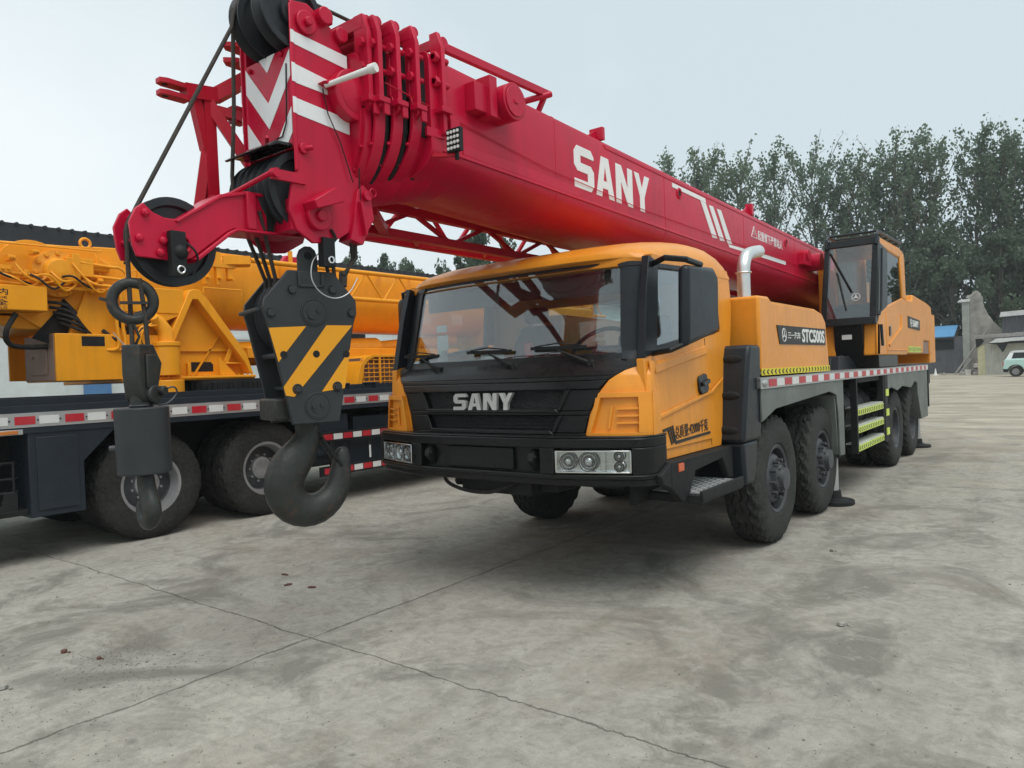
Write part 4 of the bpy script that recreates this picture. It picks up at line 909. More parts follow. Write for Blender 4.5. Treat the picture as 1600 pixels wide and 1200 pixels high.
ring.torus((0,0,0),(1,0,0),.082,.024,48,14)
ring.bar((.0,-.09,0),(.0,-.13,.012),.03,.012); ring.bar((.03,-.05,-.01),(.03,.06,-.01),.02,.012)
ring.tube([(.01,.0,-.10),(.012,.02,-.16),(.0,.0,-.2)],.006,6)
tag(build(ring,'rope_ring',HOOKC,None,at=(CX-.02,1.525,1.92)),'black steel ring weight threaded on the rope above the small hook','ring weight')
rope('hoist_rope',boom,[(CX+.01,1.545,2.02),(CX+.015,1.56,1.85),(CX+.01,1.57,1.68)],.0105)
# ================================================================== LEFT TRUCK CRANE (orange boom, navy carrier), seen from its tail
LC=-8.63; LX=-7.25
lcr=thing('truck_crane','all orange truck crane on a navy carrier, parked beside the long shed, boom pointing away','truck crane',(LC,6.0,0))
LMIR=Matrix.Translation((2*LC,0,0))@Matrix.Scale(-1,4,(1,0,0))
def lboth(m,fn):
    fn(m); m.T=LMIR; fn(m); m.T=None
def hub_left():
    m=M(); m.use(RIM).lathe([(.285,-.10),(.285,.12),(.312,.138),(.306,.150),(.278,.146),(.262,.08),(.250,.03)],(0,0,0),(1,0,0),48)
    m.use(HUB).lathe([(.250,.03),(.240,-.01),(.215,-.005),(.20,.0),(.135,.012)],(0,0,0),(1,0,0),48); m.use(RIM).lathe([(.135,.012),(.125,.05),(.10,.06),(.09,.062),(.03,.062),(0,.062)],(0,0,0),(1,0,0),40)
    bolts(m,.0,.04,.155,10,.014); bolts(m,.055,.07,.09,10,.008); return m
wl=build(hub_left(),'wheel',None,None); tl_=build(tyre_mesh('tyre',.545,.155,.014),'tyre',RUBBER,None,smooth=28)
for y in (3.53,4.86,9.3,10.65):
    for sg in (1,-1):
        x=LX-.30 if sg>0 else 2*LC-LX+.30
        w=inst(wl,lcr,V((x,y,.55))-V((LC,6,0)),(R(y*13),0,0) if sg>0 else (R(y*5),0,R(180)))
        inst(tl_,w,(0,0,0))
        if y<6: inst(tl_,w,(-.36,0,0))
for o in (wl,tl_): bpy.data.objects.remove(o)
m=M(); m.box(-9.1,-8.2,-.6,12.4,.62,1.28)
for y in (3.53,4.86,9.3,10.65): m.cyl((-9.8,y,.55),(-7.5,y,.55),.11)
m.box(-9.9,-7.7,5.5,6.9,.55,1.2); m.box(-9.8,-7.5,5.0,9.0,1.1,1.3)
build(m,'carrier_frame',CHASSIS,lcr,bevel=.01)
m=M(); m.box(2*LC-LX+.01,LX-.01,-.6,12.2,1.34,1.415); m.box(LX-.25,LX-.16,-.6,12.2,1.415,1.48); m.box(2*LC-LX+.16,2*LC-LX+.25,-.6,12.2,1.415,1.48)
lboth(m,lambda m:m.box(LX-.05,LX,-.6,12.2,1.17,1.335))
for y in (5.9,6.35): m.tube([(LX-.15,y,1.415),(LX-.15,y,1.49),(LX-.15,y+.22,1.49),(LX-.15,y+.22,1.415)],.012,6)
ldk=build(m,'deck',NAVY,lcr,bevel=.008)
m=M(); m.use(ALU).box(LX,LX+.006,-.6,12.2,1.225,1.345); m.box(LX-.06,LX+.006,-.6,12.2,1.345,1.352)
y=-.5
while y<12:
    m.use(STRIPR).box(LX+.006,LX+.009,y,y+.16,1.25,1.322); m.use(STRIPW).box(LX+.006,LX+.009,y+.19,y+.35,1.25,1.322)
    m.use(CHASSIS).sphere((LX+.008,y+.18,1.286),.008,8,5); m.sphere((LX+.008,y+.36,1.286),.008,8,5)
    y+=.40
build(m,'reflective_strip',None,ldk)
m=M(); m.prism([(2.40,1.22),(2.40,.42),(2.85,.42),(2.85,.88),(3.20,1.22)],'x',LX-.01,LX-.55)
bx=build(m,'side_locker',NAVY,lcr,bevel=.008)
m=M(); m.box(LX-.01,LX+.004,2.46,2.80,.48,1.13); build(m,'locker_door',NAVY,bx,bevel=.004)
m=M(); m.use(ALU).box(LX-.01,LX+.012,2.14,2.36,1.165,1.21); m.use(AMBER).box(LX+.012,LX+.02,2.18,2.32,1.172,1.203); build(m,'side_lamp',None,bx,bevel=.003)
m=M(); m.box(LX-.6,LX-.5,1.2,2.42,.46,1.3); m.box(LX-.4,LX-.05,1.2,2.4,.45,.50)
for z in (.92,.78,.66): m.tube([(LX-.08,1.2,z),(LX-.08,2.3,z),(LX-.12,2.34,z),(LX-.4,2.34,z)],.014,6)
for y in (1.5,1.9,2.3): m.tube([(LX-.08,y,.5),(LX-.08,y,.92)],.012,6)
m.tube([(LX-.2,2.05,.9),(LX-.2,2.05,1.0),(LX-.2,2.13,1.0),(LX-.2,2.13,.9)],.012,6); m.prism([(1.9,.48),(2.32,.48),(2.32,.66),(2.22,.66),(2.2,.55),(1.9,.52)],'x',LX-.12,LX-.06)
build(m,'tool_rack',CHASSIS,lcr,bevel=.004)
# tanks and under-run guard right of the wheels
m=M(); m.box(LX-.5,LX-.06,5.52,6.0,.62,1.12); m.box(LX-.5,LX-.10,6.12,6.75,.88,1.06); m.box(LX-.5,LX-.12,6.05,6.9,.45,.80); m.cyl((LX-.3,5.5,.62),(LX-.3,6.9,.62),.16); m.box(LX-.5,LX-.08,6.9,8.5,.5,1.15)
build(m,'side_tank',NAVY,lcr,bevel=.015)
m=M(); m.use(CHASSIS)
for z in (.80,.38): m.box(LX-.03,LX-.002,5.50,8.5,z-.02,z+.10)
for y,w in ((5.66,.05),(6.28,.03),(6.92,.05)): m.box(LX-.03,LX-.003,y,y+w,.38,.88)
for z in (.80,.38):
    y=5.56;i=0
    while y<8.4: m.use(STRIPR if i%2==0 else STRIPW).box(LX-.002,LX+.001,y,y+.14,z+.005,z+.075); y+=.155; i+=1
for y in (6.28,6.93): m.use(STRIPW).box(LX-.003,LX+.0005,y+.002,y+.03,.52,.68)
m.use(STRIPR).box(LX-.003,LX+.0005,6.932,6.965,.69,.80)
build(m,'side_guard',None,lcr)
# cab and engine housing at the far (front) end
m=M(); m.prism([(9.9,1.0),(12.4,1.0),(12.4,2.0),(12.2,2.75),(10.1,2.75),(9.9,2.6)],'x',LX-.1,LX-2.6); m.prism([(7.9,1.42),(9.7,1.42),(9.7,1.85),(7.9,1.85)],'x',LX-.1,LX-.9); build(m,'cab',ORANGE2,lcr,bevel=.05)
m=M(); m.prism([(10.3,1.85),(12.2,1.85),(12.05,2.55),(10.3,2.55)],'x',LX-.095,LX-.099); build(m,'side_window',GLASSD,lcr)
# --- turntable and superstructure
m=M(); m.cyl((LC,5.0,1.36),(LC,5.0,1.60),1.0,n=120)
for i in range(110):
    a=6.28318*i/110; m.box(0,0,0,0,0,0) if False else m.bar((LC+1.0*math.cos(a),5.0+1.0*math.sin(a),1.42),(LC+1.0*math.cos(a),5.0+1.0*math.sin(a),1.56),.03,.03)
build(m,'slew_ring',CHASSIS,lcr)
SX=-7.86    # near side plate of the superstructure
m=M()
def plates(m):
    m.prism([(2.9,1.66),(5.02,1.64),(4.86,1.95),(4.38,2.62),(4.32,2.63),(3.70,2.32),(3.45,2.80),(3.30,3.02),(2.4,2.96),(1.4,2.90),(1.4,2.30),(2.6,2.30),(2.9,2.1)],'x',SX-.16,SX-.20)
    m.prism([(3.9,1.67),(4.30,2.52),(4.36,2.52),(4.92,1.80),(4.98,1.67),(5.03,1.66),(4.95,1.90),(4.42,2.61),(4.38,2.635),(4.30,2.635),(4.26,2.61),(3.82,1.67)],'x',SX-.0,SX-.16)
    m.box(SX-.4,SX+.02,3.55,5.05,1.615,1.645)
    m.prism([(4.62,1.645),(4.62,1.86),(4.84,1.645)],'x',SX-.06,SX-.045); m.prism([(4.1,1.645),(4.1,1.80),(4.2,1.645)],'x',SX-.10,SX-.085)
    m.box(SX-.16,SX-.06,4.70,5.0,1.78,1.80); m.bar((SX-.08,4.72,1.80),(SX-.08,4.82,2.02),.015,.06)
lc2=LMIR
plates(m); m.T=LMIR; plates(m); m.T=None
m.box(2*LC-SX,SX,3.5,5.05,1.60,1.64)
# slew motor housing
m.cyl((SX-.02,3.98,1.66),(SX-.02,3.98,1.98),.14,n=28); m.cyl((SX-.02,3.98,1.98),(SX-.02,3.98,2.03),.15,n=28); m.cyl((SX-.02,3.98,1.45),(SX-.02,3.98,1.61),.17,n=28)
m.tube([(SX-.02,3.98,2.02),(SX-.02,3.97,2.16),(SX-.02,3.90,2.26),(SX-.02,3.84,2.30)],[.09,.08,.07,.06],16); m.cyl((SX-.02,3.9,2.2),(SX+.03,3.82,2.3),.05)
m.box(SX-.10,SX-.04,3.98+.25,3.98+.29,1.66,1.80)
# cable box with its drab end
m.box(SX-.02,SX-.80,2.88,3.95,1.63,2.105)
m.prism([(3.35,2.90),(3.95,2.62),(4.0,2.3),(3.75,1.64),(3.2,1.64),(3.0,2.0)],'x',SX-.10,SX-.16)
m.prism([(3.50,2.35),(4.2,2.35),(3.85,2.20),(3.6,2.18)],'x',SX-.02,SX-.14)
m.box(SX-.14,SX-.01,3.50,4.2,2.345,2.62)
lsup=build(m,'superstructure',ORANGE2,lcr,bevel=.008)
m=M(); m.box(SX-.80,SX-.05,2.872,2.88,1.64,2.10); m.box(SX-.65,SX-.20,2.862,2.872,1.70,2.04); m.sphere((SX-.55,2.86,1.88),.012); build(m,'locker_door',BROWN,lsup,bevel=.004)
m=M(); m.prism([(4.30,1.70),(4.30,1.78),(4.33,1.81),(4.57,1.81),(4.60,1.78),(4.60,1.70)],'x',SX-.157,SX-.155)
m.cyl((SX-.10,3.62,2.28),(SX-.09,3.62,2.28),.13,n=28); m.box(SX-.021,SX-.018,3.12,3.34,1.98,2.08); m.box(SX-.098,SX-.095,3.60,3.63,2.86,2.89)
m.prism([(2.72,2.06),(3.02,2.42),(3.05,2.40),(3.85,1.70),(3.82,1.67)],'x',SX-.155,SX-.150)
build(m,'dark_opening',HOLE,lsup)
# counterweight with its warning
m=M(); m.box(SX-1.9,SX+.07,.6,2.80,2.305,2.545); m.prism([(.6,2.545),(2.2,2.545),(2.0,2.9),(.6,2.9)],'x',SX-1.6,SX-.3)
m.prism([(2.2,2.28),(2.8,2.28),(3.1,2.15),(2.6,2.15)],'x',SX-1.5,SX-.2)
cw=build(m,'counterweight',ORANGE2,lcr,bevel=.012)
m=M(); X_=SX+.0705
m.text('回转半径内',(X_,2.05,2.445),(0,1,0),(0,0,1),.42,.062,.003,.012); m.text('CAREFUL IN THE',(X_,2.06,2.412),(0,1,0),(0,0,1),.40,.020,.003,.01)
m.text('注意安全',(X_,2.05,2.347),(0,1,0),(0,0,1),.42,.058,.003,.012); m.text('TURNING RADIUS',(X_,2.06,2.318),(0,1,0),(0,0,1),.40,.020,.003,.01)
build(m,'warning_lettering',SIGNK,cw)
# winch and pipes
m=M()
m.lathe([(.05,-.3),(.33,-.3),(.33,-.26),(.20,-.24),(.20,.1),(.33,.12),(.33,.16),(.05,.16)],(SX-.30,2.75,2.69),(1,0,0),40,True)
m.lathe([(.0,.18),(.13,.17),(.15,.1),(.23,.08),(.24,.0)],(SX-.15,2.95,2.70),(1,0,0),30)
for i in range(12):
    a=6.28318*i/12; m.cyl((SX-.10,2.95+.20*math.cos(a),2.70+.20*math.sin(a)),(SX-.04,2.95+.20*math.cos(a),2.70+.20*math.sin(a)),.022,n=6)
m.box(SX-.12,SX+.02,3.0,3.25,2.68,2.86); m.cyl((SX-.05,3.1,2.78),(SX-.05,3.42,2.78),.035); m.box(SX-.1,SX+.03,3.05,3.12,2.60,2.90)
build(m,'winch',ORANGE2,lsup,bevel=.004)
m=M()
for dz,dy,dx in ((0,0,0),(.09,.06,.0)):
    m.tube(cr([(SX+.0,1.6,2.62+dz),(SX+.0,2.35,2.58+dz),(SX+.0,2.78,2.56+dz) if dz else (SX,2.75,2.55),(SX,3.36+dy,2.555+dz*.5),(SX,3.42+dy,2.535+dz*.5),(SX,3.45+dy,2.48+dz*.5),(SX,3.46+dy,2.2),(SX,3.46+dy,1.96),(SX-.05,3.3,1.95)],4),.018,8)
m.tube(cr([(SX,2.95,2.70),(SX,3.5,2.68),(SX,3.57,2.66),(SX,3.60,2.60),(SX,3.61,2.2),(SX,3.61,1.9)],4),.018,8); m.tube(cr([(SX+.01,3.1,2.82),(SX,3.42,2.80),(SX,3.50,2.80),(SX,3.56,2.76),(SX-.01,3.58,2.68)],4),.016,8)
m.tube(cr([(SX-.05,1.4,2.94),(SX-.05,2.3,2.95),(SX-.05,3.28,2.96),(SX-.05,3.32,2.93),(SX-.05,3.34,2.6)],4),.01,6)
build(m,'hydraulic_pipe',ORANGE2,lsup)
m=M(); m.tube(cr([(SX,2.55,2.28),(SX,2.46,2.10),(SX-.1,2.55,1.98),(SX-.2,2.9,1.98)],4),.025,8); m.tube(cr([(SX-.03,3.84,2.30),(SX+.02,3.70,2.34),(SX-.02,3.60,2.25),(SX-.08,3.62,2.05),(SX-.1,3.7,1.75)],4),.02,8); m.tube(cr([(SX-.08,3.35,2.15),(SX-.03,3.45,2.05),(SX-.08,3.60,1.98)],4),.02,8)
m.tube(cr([(SX-.12,3.0,2.45),(SX-.12,3.4,2.02),(SX-.12,3.80,1.68)],4),.018,8)
for k in range(5): m.tube(cr([(SX-.12,2.85+.03*k,2.42-.05*k),(SX-.02,3.0+.03*k,2.38-.06*k),(SX-.1,3.15+.03*k,2.20-.03*k)],4),.016,6)
build(m,'hose',RUBBER,lsup)
m=M(); m.tube(cr([(SX+.02,3.62,2.60),(SX+.03,3.54,2.66),(SX+.03,3.60,2.76),(SX+.02,3.85,2.80),(SX,4.2,2.72)],4),.006,6); build(m,'signal_cable',ORANGE,lsup)
# bolts, valve blocks, hoses and rails that crowd the tail
for k in range(26):
    m=M(); m.cyl((SX+.005,3.58+k*.057,1.645),(SX+.005,3.58+k*.057,1.662),.011,n=6); build(m,'bolt',ORANGE2,lsup)
for y,z,a,b in ((2.42,2.66,.10,.07),(2.50,2.78,.06,.05),(2.62,2.62,.05,.08),(2.30,2.80,.07,.05),(3.28,2.62,.05,.05),(3.22,2.52,.08,.04),(2.70,2.86,.06,.04)):
    m=M(); m.box(SX-.08,SX+.035,y,y+a,z,z+b); m.cyl((SX+.035,y+a*.3,z+b*.5),(SX+.06,y+a*.3,z+b*.5),.014,n=8); m.cyl((SX+.035,y+a*.75,z+b*.5),(SX+.055,y+a*.75,z+b*.5),.012,n=8); build(m,'valve_block',ORANGE2,lsup,bevel=.003)
rh=random.Random(12)
for k in range(9):
    y0=2.35+k*.10; m=M(); m.tube(cr([(SX+.03,y0,2.70+rh.uniform(-.05,.1)),(SX+.08,y0+.08,2.62+rh.uniform(-.05,.05)),(SX+.05,y0+.22,2.56+rh.uniform(-.05,.08)),(SX+.01,y0+.36,2.60+rh.uniform(-.06,.06))],5),.011,7); build(m,'hose',ORANGE2 if k%3 else RUBBER,lsup)
for k in range(5):
    m=M(); m.tube(cr([(SX-.02,3.80+.03*k,2.28-.02*k),(SX+.06,3.72+.02*k,2.20),(SX+.05,3.66,2.02+.03*k),(SX-.02,3.70+.03*k,1.80),(SX-.05,3.78+.02*k,1.68)],5),.013,7); build(m,'hose',RUBBER if k%2 else ORANGE2,lsup)
m=M(); m.tube(cr([(SX+.04,3.4,2.12),(SX+.05,3.52,1.98),(SX+.05,3.66,1.94),(SX+.03,3.78,2.05)],5),.005,6); build(m,'signal_cable',PALE,lsup)
m=M(); m.tube([(SX+.02,4.42,2.60),(SX+.02,4.42,2.66),(SX+.02,4.9,2.66),(SX+.02,4.9,2.60)],.010,6); m.prism([(4.34,1.66),(4.36,1.66),(4.70,2.14),(4.68,2.14)],'x',SX-.155,SX-.13); m.bar((SX-.14,4.02,1.95),(SX-.14,4.84,1.95),.02,.03); build(m,'stiffener',ORANGE2,lsup)
# --- boom (box with rounded belly), lift cylinder, lattice jib
def lsec(hw,zt,zs,zb): return [(a,b) for a,b in bsec(hw,zt,zs,zb)]
m=M(); BX=LC+.33
m.rings([[(LC+a,y,b) for a,b in lsec(.44,3.10,2.66,2.24)] for y in (3.85,6,8,10,13.6)])
m.prism([(3.05,2.78),(3.25,3.02),(3.42,3.06),(3.85,3.08),(3.85,2.3),(3.6,2.5)],'x',LC-.43,LC+.43)
m.rings([[(LC+a,y,b) for a,b in lsec(.46,3.12,2.66,2.22)] for y in (5.6,5.68)])
m.box(LC-.2,LC+.2,4.6,5.4,3.1,3.2)
m.bar((LC+.40,2.0,2.98),(LC+.40,3.5,3.02),.03,.06)
lb=build(m,'boom',ORANGE2,lcr,bevel=.01)
m=M(); m.cyl((LC+.44,3.42,2.78),(LC+.52,3.42,2.78),.14,n=28); m.bar((LC+.52,3.38,2.74),(LC+.52,3.50,2.80),.03,.05); m.prism([(3.34,2.9),(3.62,2.9),(3.66,2.74),(3.5,2.76)],'x',LC+.46,LC+.5); m.torus((LC+.44,3.32,3.08),(1,0,0),.05,.016,20,8)
build(m,'boom_pivot',ORANGE2,lb,bevel=.004)
m=M(); m.cyl((LC+.1,4.6,1.9),(LC+.1,7.6,2.02),.16,n=28); m.cyl((LC+.1,7.6,2.02),(LC+.1,9.4,2.18),.10,n=28); m.box(LC-.25,LC+.40,5.2,9.2,1.86,2.0); build(m,'lift_cylinder',ORANGE2,lcr,bevel=.01)
m=M(); jx=-7.86
def lj(k,y): return V(((jx,jx-.42,jx,jx-.42)[k],y,(3.04,3.10,2.66,2.66)[k]+(y-5.5)*.004))
for k in range(4): m.cyl(lj(k,5.05 if k<2 else 5.9),lj(k,13.5),.032 if k!=1 else .026,n=10)
ys=[5.95+.62*i for i in range(13)]
for i,(a,b) in enumerate(zip(ys,ys[1:])):
    c=(a+b)/2
    for p,q in ((0,2),(1,3)): m.cyl(lj(q,a),lj(p,c),.016,n=8); m.cyl(lj(p,c),lj(q,b),.016,n=8)
    m.cyl(lj(0,a),lj(1,c),.014,n=8)
m.bar(lj(0,5.9),lj(2,5.9),.05); m.bar(lj(0,5.05),V((jx-.1,4.75,3.02)),.05,.10)
for k,y in enumerate((4.50,4.65,4.80)): m.box(jx-.14,jx-.08,y,y+.06,2.72 if k<2 else 2.8,3.14-.03*k); m.cyl((jx-.16,y+.03,2.80),(jx-.02,y+.03,2.80),.02,n=8)
m.box(jx-.15,jx-.07,4.48,4.90,2.93,2.98); m.cyl((jx-.12,4.9,3.0),(jx-.12,5.1,3.02),.05,n=12)
build(m,'lattice_jib',ORANGE2,lcr)
m=M(); m.prism([(5.55,3.04),(5.65,3.18),(5.90,3.16),(5.98,3.05)],'x',jx-.2,jx-.12); build(m,'red_bracket',RED,lcr,bevel=.01); m=M(); m.box(jx-.06,jx+.02,5.72,5.98,2.42,2.64); m.prism([(5.72,2.42),(5.98,2.42),(5.88,2.34)],'x',jx-.05,jx+.01); build(m,'red_bracket',RED,lcr,bevel=.01)
m=M(); m.box(jx-.13,jx-.11,5.68,5.74,3.05,3.24); build(m,'orange_tab',ORANGE2,lcr)
# slatted engine guard
m=M(); gx=-7.62
fr=[(6.42,1.42),(6.50,1.74),(6.60,1.84),(6.72,1.875),(9.0,1.875),(9.0,1.84),(6.75,1.84),(6.65,1.80),(6.57,1.72),(6.50,1.42)]
m.prism(fr,'x',gx-.6,gx+.01)
for i in range(7): m.box(gx-.02,gx,6.52,9.0,1.44+.06*i,1.452+.06*i)
for i in range(26): m.box(gx-.024,gx-.008,6.56+.095*i,6.572+.095*i,1.42,1.84)
for y in (6.84,7.3,7.8): m.box(gx-.01,gx+.01,y,y+.03,1.42,1.84)
lg=build(m,'engine_guard',ORANGE2,lcr,bevel=.004)
m=M(); m.box(gx-.5,gx-.06,6.55,9.0,1.42,1.83); build(m,'engine',BROWN,lg); m=M(); m.box(gx-.05,gx+.02,7.22,7.6,1.44,1.55); build(m,'step',CHASSIS,lg)

# ================================================================== LONG SHED BEHIND THE LEFT CRANE
WALLP=paint('pale_sheet_wall',(.66,.74,.74),.6,var=.18,scale=.5,dust=.5,dustc=(.40,.36,.30),scratch=.25,scrc=(.2,.13,.09))
ROOFD=paint('dark_roof_edge',(.018,.022,.028),.6,var=.2,dust=.2,dustc=(.06,.06,.06))
shed=thing('long_shed','long low shed with pale stained walls and a black corrugated eave, behind the left crane','shed',(-13.5,14,0))
m=M(); m.box(-13.52,-13.4,-6,33,0,4.0)
for i in range(38): m.box(-13.4,-13.385,-6+i*1.0,-5.97+i*1.0,0,2.5)
m.box(-13.4,-13.37,-6,33,2.45,2.52)
build(m,'wall',WALLP,shed)
m=M(); m.box(-20,-13.1,-6,33,3.93,3.98); m.box(-13.1,-13.05,-6,33,3.88,4.20)
for i in range(195): m.cyl((-13.4,-5.9+i*.2,4.20),(-13.03,-5.9+i*.2,4.19),.03,n=6)
m.prism([(-13.06,4.2),(-20,5.2),(-20,5.15),(-13.06,4.15)],'y',-6,33)
build(m,'roof',ROOFD,shed)
m=M()
for y,z0,z1 in ((10.0,2.2,2.75),(14.5,2.2,2.75),(19,2.2,2.75)): m.box(-13.39,-13.37,y,y+1.6,z0,z1)
m.box(-13.39,-13.37,9.0,9.9,0.2,2.1)
build(m,'dark_window',HOLE,shed)
m=M(); m.box(-13.39,-13.375,5.3,5.75,1.2,2.0); build(m,'blue_poster',paint('blue_poster',(.08,.22,.45),.6,dust=.3),shed)
# ================================================================== GROUND
def gz(x,y):
    t=max(0,min(1,(y-17)/28)); return .30*t*t*(3-2*t)
gm=M(); xs=[-170,-120,-80,-60,-45,-35,-28,-22,-17,-13,-10,-8,-6,-4,-2,0,2,4,7,10,14,20,30,50,90,170]; ys=[-120,-60,-30,-15,-8,-4,-1,1,3,5,8,11,14,17,19,21,24,27,30,33,36,39,42,45,50,60,75,100,150,190]
gm.add([(x,y,gz(x,y)) for y in ys for x in xs],[(j*len(xs)+i,j*len(xs)+i+1,(j+1)*len(xs)+i+1,(j+1)*len(xs)+i) for j in range(len(ys)-1) for i in range(len(xs)-1)])
def concrete():
    m,t,N,L=nt('yard_concrete')
    o=N.new('ShaderNodeOutputMaterial'); b=N.new('ShaderNodeBsdfPrincipled'); L.new(b.outputs[0],o.inputs[0])
    g=N.new('ShaderNodeNewGeometry').outputs['Position']; sx=N.new('ShaderNodeSeparateXYZ'); L.new(g,sx.inputs[0])
    big=noise(N,L,g,.28,5,.6,.4); mid=noise(N,L,g,1.3,7,.68,.5); fine=noise(N,L,g,16,6,.72,.2); spk=noise(N,L,g,90,3,.7)
    c=mixc(N,L,ramp(N,L,big,.32,.68),(.325,.305,.268),(.445,.42,.368))
    c=mixc(N,L,math_(N,L,'MULTIPLY',ramp(N,L,mid,.40,.72),.55),c,(.43,.405,.345))
    st=noise(N,L,g,.75,6,.7,1.2); c=mixc(N,L,math_(N,L,'MULTIPLY',ramp(N,L,st,.50,.62),.80),c,(.135,.128,.11))
    rd=noise(N,L,mapn(N,L,g,(3,7,0)),.55,5,.65,.8); c=mixc(N,L,math_(N,L,'MULTIPLY',ramp(N,L,rd,.52,.68),.60),c,(.27,.205,.16))
    wp=noise(N,L,g,5.5,9,.74,.9); c=mixc(N,L,math_(N,L,'MULTIPLY',ramp(N,L,wp,.48,.62),.55),c,(.20,.19,.16)); wq=noise(N,L,mapn(N,L,g,(9,4,2)),3.2,9,.75,1.1); c=mixc(N,L,math_(N,L,'MULTIPLY',ramp(N,L,wq,.53,.64),.55),c,(.47,.45,.395)); c=mixc(N,L,math_(N,L,'MULTIPLY',ramp(N,L,fine,.42,.66),.42),c,(.20,.19,.165)); vf=noise(N,L,g,260,2,.6); c=mixc(N,L,math_(N,L,'MULTIPLY',ramp(N,L,vf,.45,.62),.35),c,(.22,.21,.18)); vs=noise(N,L,mapn(N,L,g,(5,1,0)),190,2,.6); c=mixc(N,L,math_(N,L,'MULTIPLY',ramp(N,L,vs,.62,.68),.5),c,(.55,.53,.48)); c=mixc(N,L,math_(N,L,'MULTIPLY',ramp(N,L,spk,.60,.68),.5),c,(.11,.10,.09))
    # tyre tracks running away along the open side of the yard
    tr=noise(N,L,mapn(N,L,g,(0,0,0),(2.6,.16,1)),1.0,5,.65,.6); c=mixc(N,L,math_(N,L,'MULTIPLY',math_(N,L,'MULTIPLY',ramp(N,L,tr,.50,.66),ramp(N,L,mid,.35,.6)),.34),c,(.17,.155,.125))
    # oil drips and dried splashes
    for sc_,thr,st_ in ((1.1,.055,.75),(3.1,.075,.6)):
        vo=N.new('ShaderNodeTexVoronoi'); vo.inputs['Scale'].default_value=sc_; wv=N.new('ShaderNodeVectorMath'); wv.operation='ADD'; L.new(g,wv.inputs[0])
        nw=N.new('ShaderNodeTexNoise'); nw.inputs['Scale'].default_value=9; nw.inputs['Detail'].default_value=4; L.new(g,nw.inputs['Vector']); sv=N.new('ShaderNodeVectorMath'); sv.operation='SCALE'; sv.inputs[3].default_value=.10/sc_; L.new(nw.outputs['Color'],sv.inputs[0]); L.new(sv.outputs[0],wv.inputs[1]); L.new(wv.outputs[0],vo.inputs['Vector'])
        rs_=N.new('ShaderNodeSeparateColor'); L.new(vo.outputs['Color'],rs_.inputs[0]); rad=math_(N,L,'MULTIPLY',math_(N,L,'POWER',rs_.outputs[0],3.0),thr*2.2)
        mr_=N.new('ShaderNodeMapRange'); mr_.interpolation_type='SMOOTHSTEP'; L.new(vo.outputs['Distance'],mr_.inputs[0]); mr_.inputs[1].default_value=0; L.new(math_(N,L,'ADD',rad,.0001),mr_.inputs[2]); mr_.inputs[3].default_value=st_; mr_.inputs[4].default_value=0
        c=mixc(N,L,mr_.outputs[0],c,(.085,.08,.07))
    # two worn wheel tracks along the open side
    for x0,sl in ((-.75,.045),(.95,.03),(2.3,-.04)):
        xx=math_(N,L,'ADD',math_(N,L,'MULTIPLY_ADD',sx.outputs[1],sl),math_(N,L,'SUBTRACT',sx.outputs[0],x0)); xx=math_(N,L,'ADD',xx,math_(N,L,'MULTIPLY',math_(N,L,'SUBTRACT',big,.5),1.2))
        tk_=N.new('ShaderNodeMapRange'); tk_.interpolation_type='SMOOTHSTEP'; L.new(math_(N,L,'ABSOLUTE',xx),tk_.inputs[0]); tk_.inputs[1].default_value=.08; tk_.inputs[2].default_value=.24; tk_.inputs[3].default_value=.75; tk_.inputs[4].default_value=0
        c=mixc(N,L,math_(N,L,'MULTIPLY',tk_.outputs[0],ramp(N,L,wp,.38,.6)),c,(.19,.178,.15))
    # bare dusty earth further off
    far=math_(N,L,'MULTIPLY_ADD',sx.outputs[1],.07); far.node.inputs[2].default_value=-.55
    fn=math_(N,L,'ADD',far,math_(N,L,'MULTIPLY',math_(N,L,'SUBTRACT',mid,.5),2.2)); fn=ramp(N,L,fn,.2,.9)
    ec=mixc(N,L,ramp(N,L,noise(N,L,mapn(N,L,g,(0,0,0),(.35,1.3,1)),1.3,8,.75,.8),.38,.64),(.24,.205,.155),(.47,.425,.34))
    c=mixc(N,L,fn,c,ec)
    # saw-cut slab joints, crumbled along their edges
    wob=math_(N,L,'MULTIPLY',math_(N,L,'SUBTRACT',noise(N,L,g,2.2,6,.75,.5),.5),.12)
    wob2=math_(N,L,'MULTIPLY',math_(N,L,'SUBTRACT',noise(N,L,g,1.4,7,.75,.8),.5),.13)
    def joint(ax,off,w,per,wb):
        v=math_(N,L,'ADD',math_(N,L,'SUBTRACT',sx.outputs[ax],off),wb)
        v=math_(N,L,'DIVIDE',v,per); v=math_(N,L,'SUBTRACT',v,math_(N,L,'ROUND',v)); v=math_(N,L,'MULTIPLY',math_(N,L,'ABSOLUTE',v),per)
        ww=math_(N,L,'MULTIPLY',ramp(N,L,noise(N,L,g,5,5,.8),.36,.66),w)
        n=N.new('ShaderNodeMapRange'); n.interpolation_type='SMOOTHSTEP'; L.new(v,n.inputs[0]); n.inputs[1].default_value=0; L.new(math_(N,L,'ADD',ww,.004),n.inputs[2]); n.inputs[3].default_value=1; n.inputs[4].default_value=0
        return n.outputs[0]
    j=math_(N,L,'MAXIMUM',joint(1,2.63,.010,14.0,wob),joint(0,-3.63,.019,9.0,wob2))
    j=math_(N,L,'MULTIPLY',j,math_(N,L,'SUBTRACT',1.0,fn))
    JF=math_(N,L,'MULTIPLY_ADD',ramp(N,L,fine,.35,.6),-.4); JF.node.inputs[2].default_value=.85
    c=mixc(N,L,math_(N,L,'MULTIPLY',j,JF),c,(.075,.072,.06))
    L.new(c,b.inputs['Base Color']); L.new(ramp(N,L,mid,.3,.7,(.72,)*3,(.95,)*3),b.inputs['Roughness']); b.inputs['Specular IOR Level'].default_value=.25
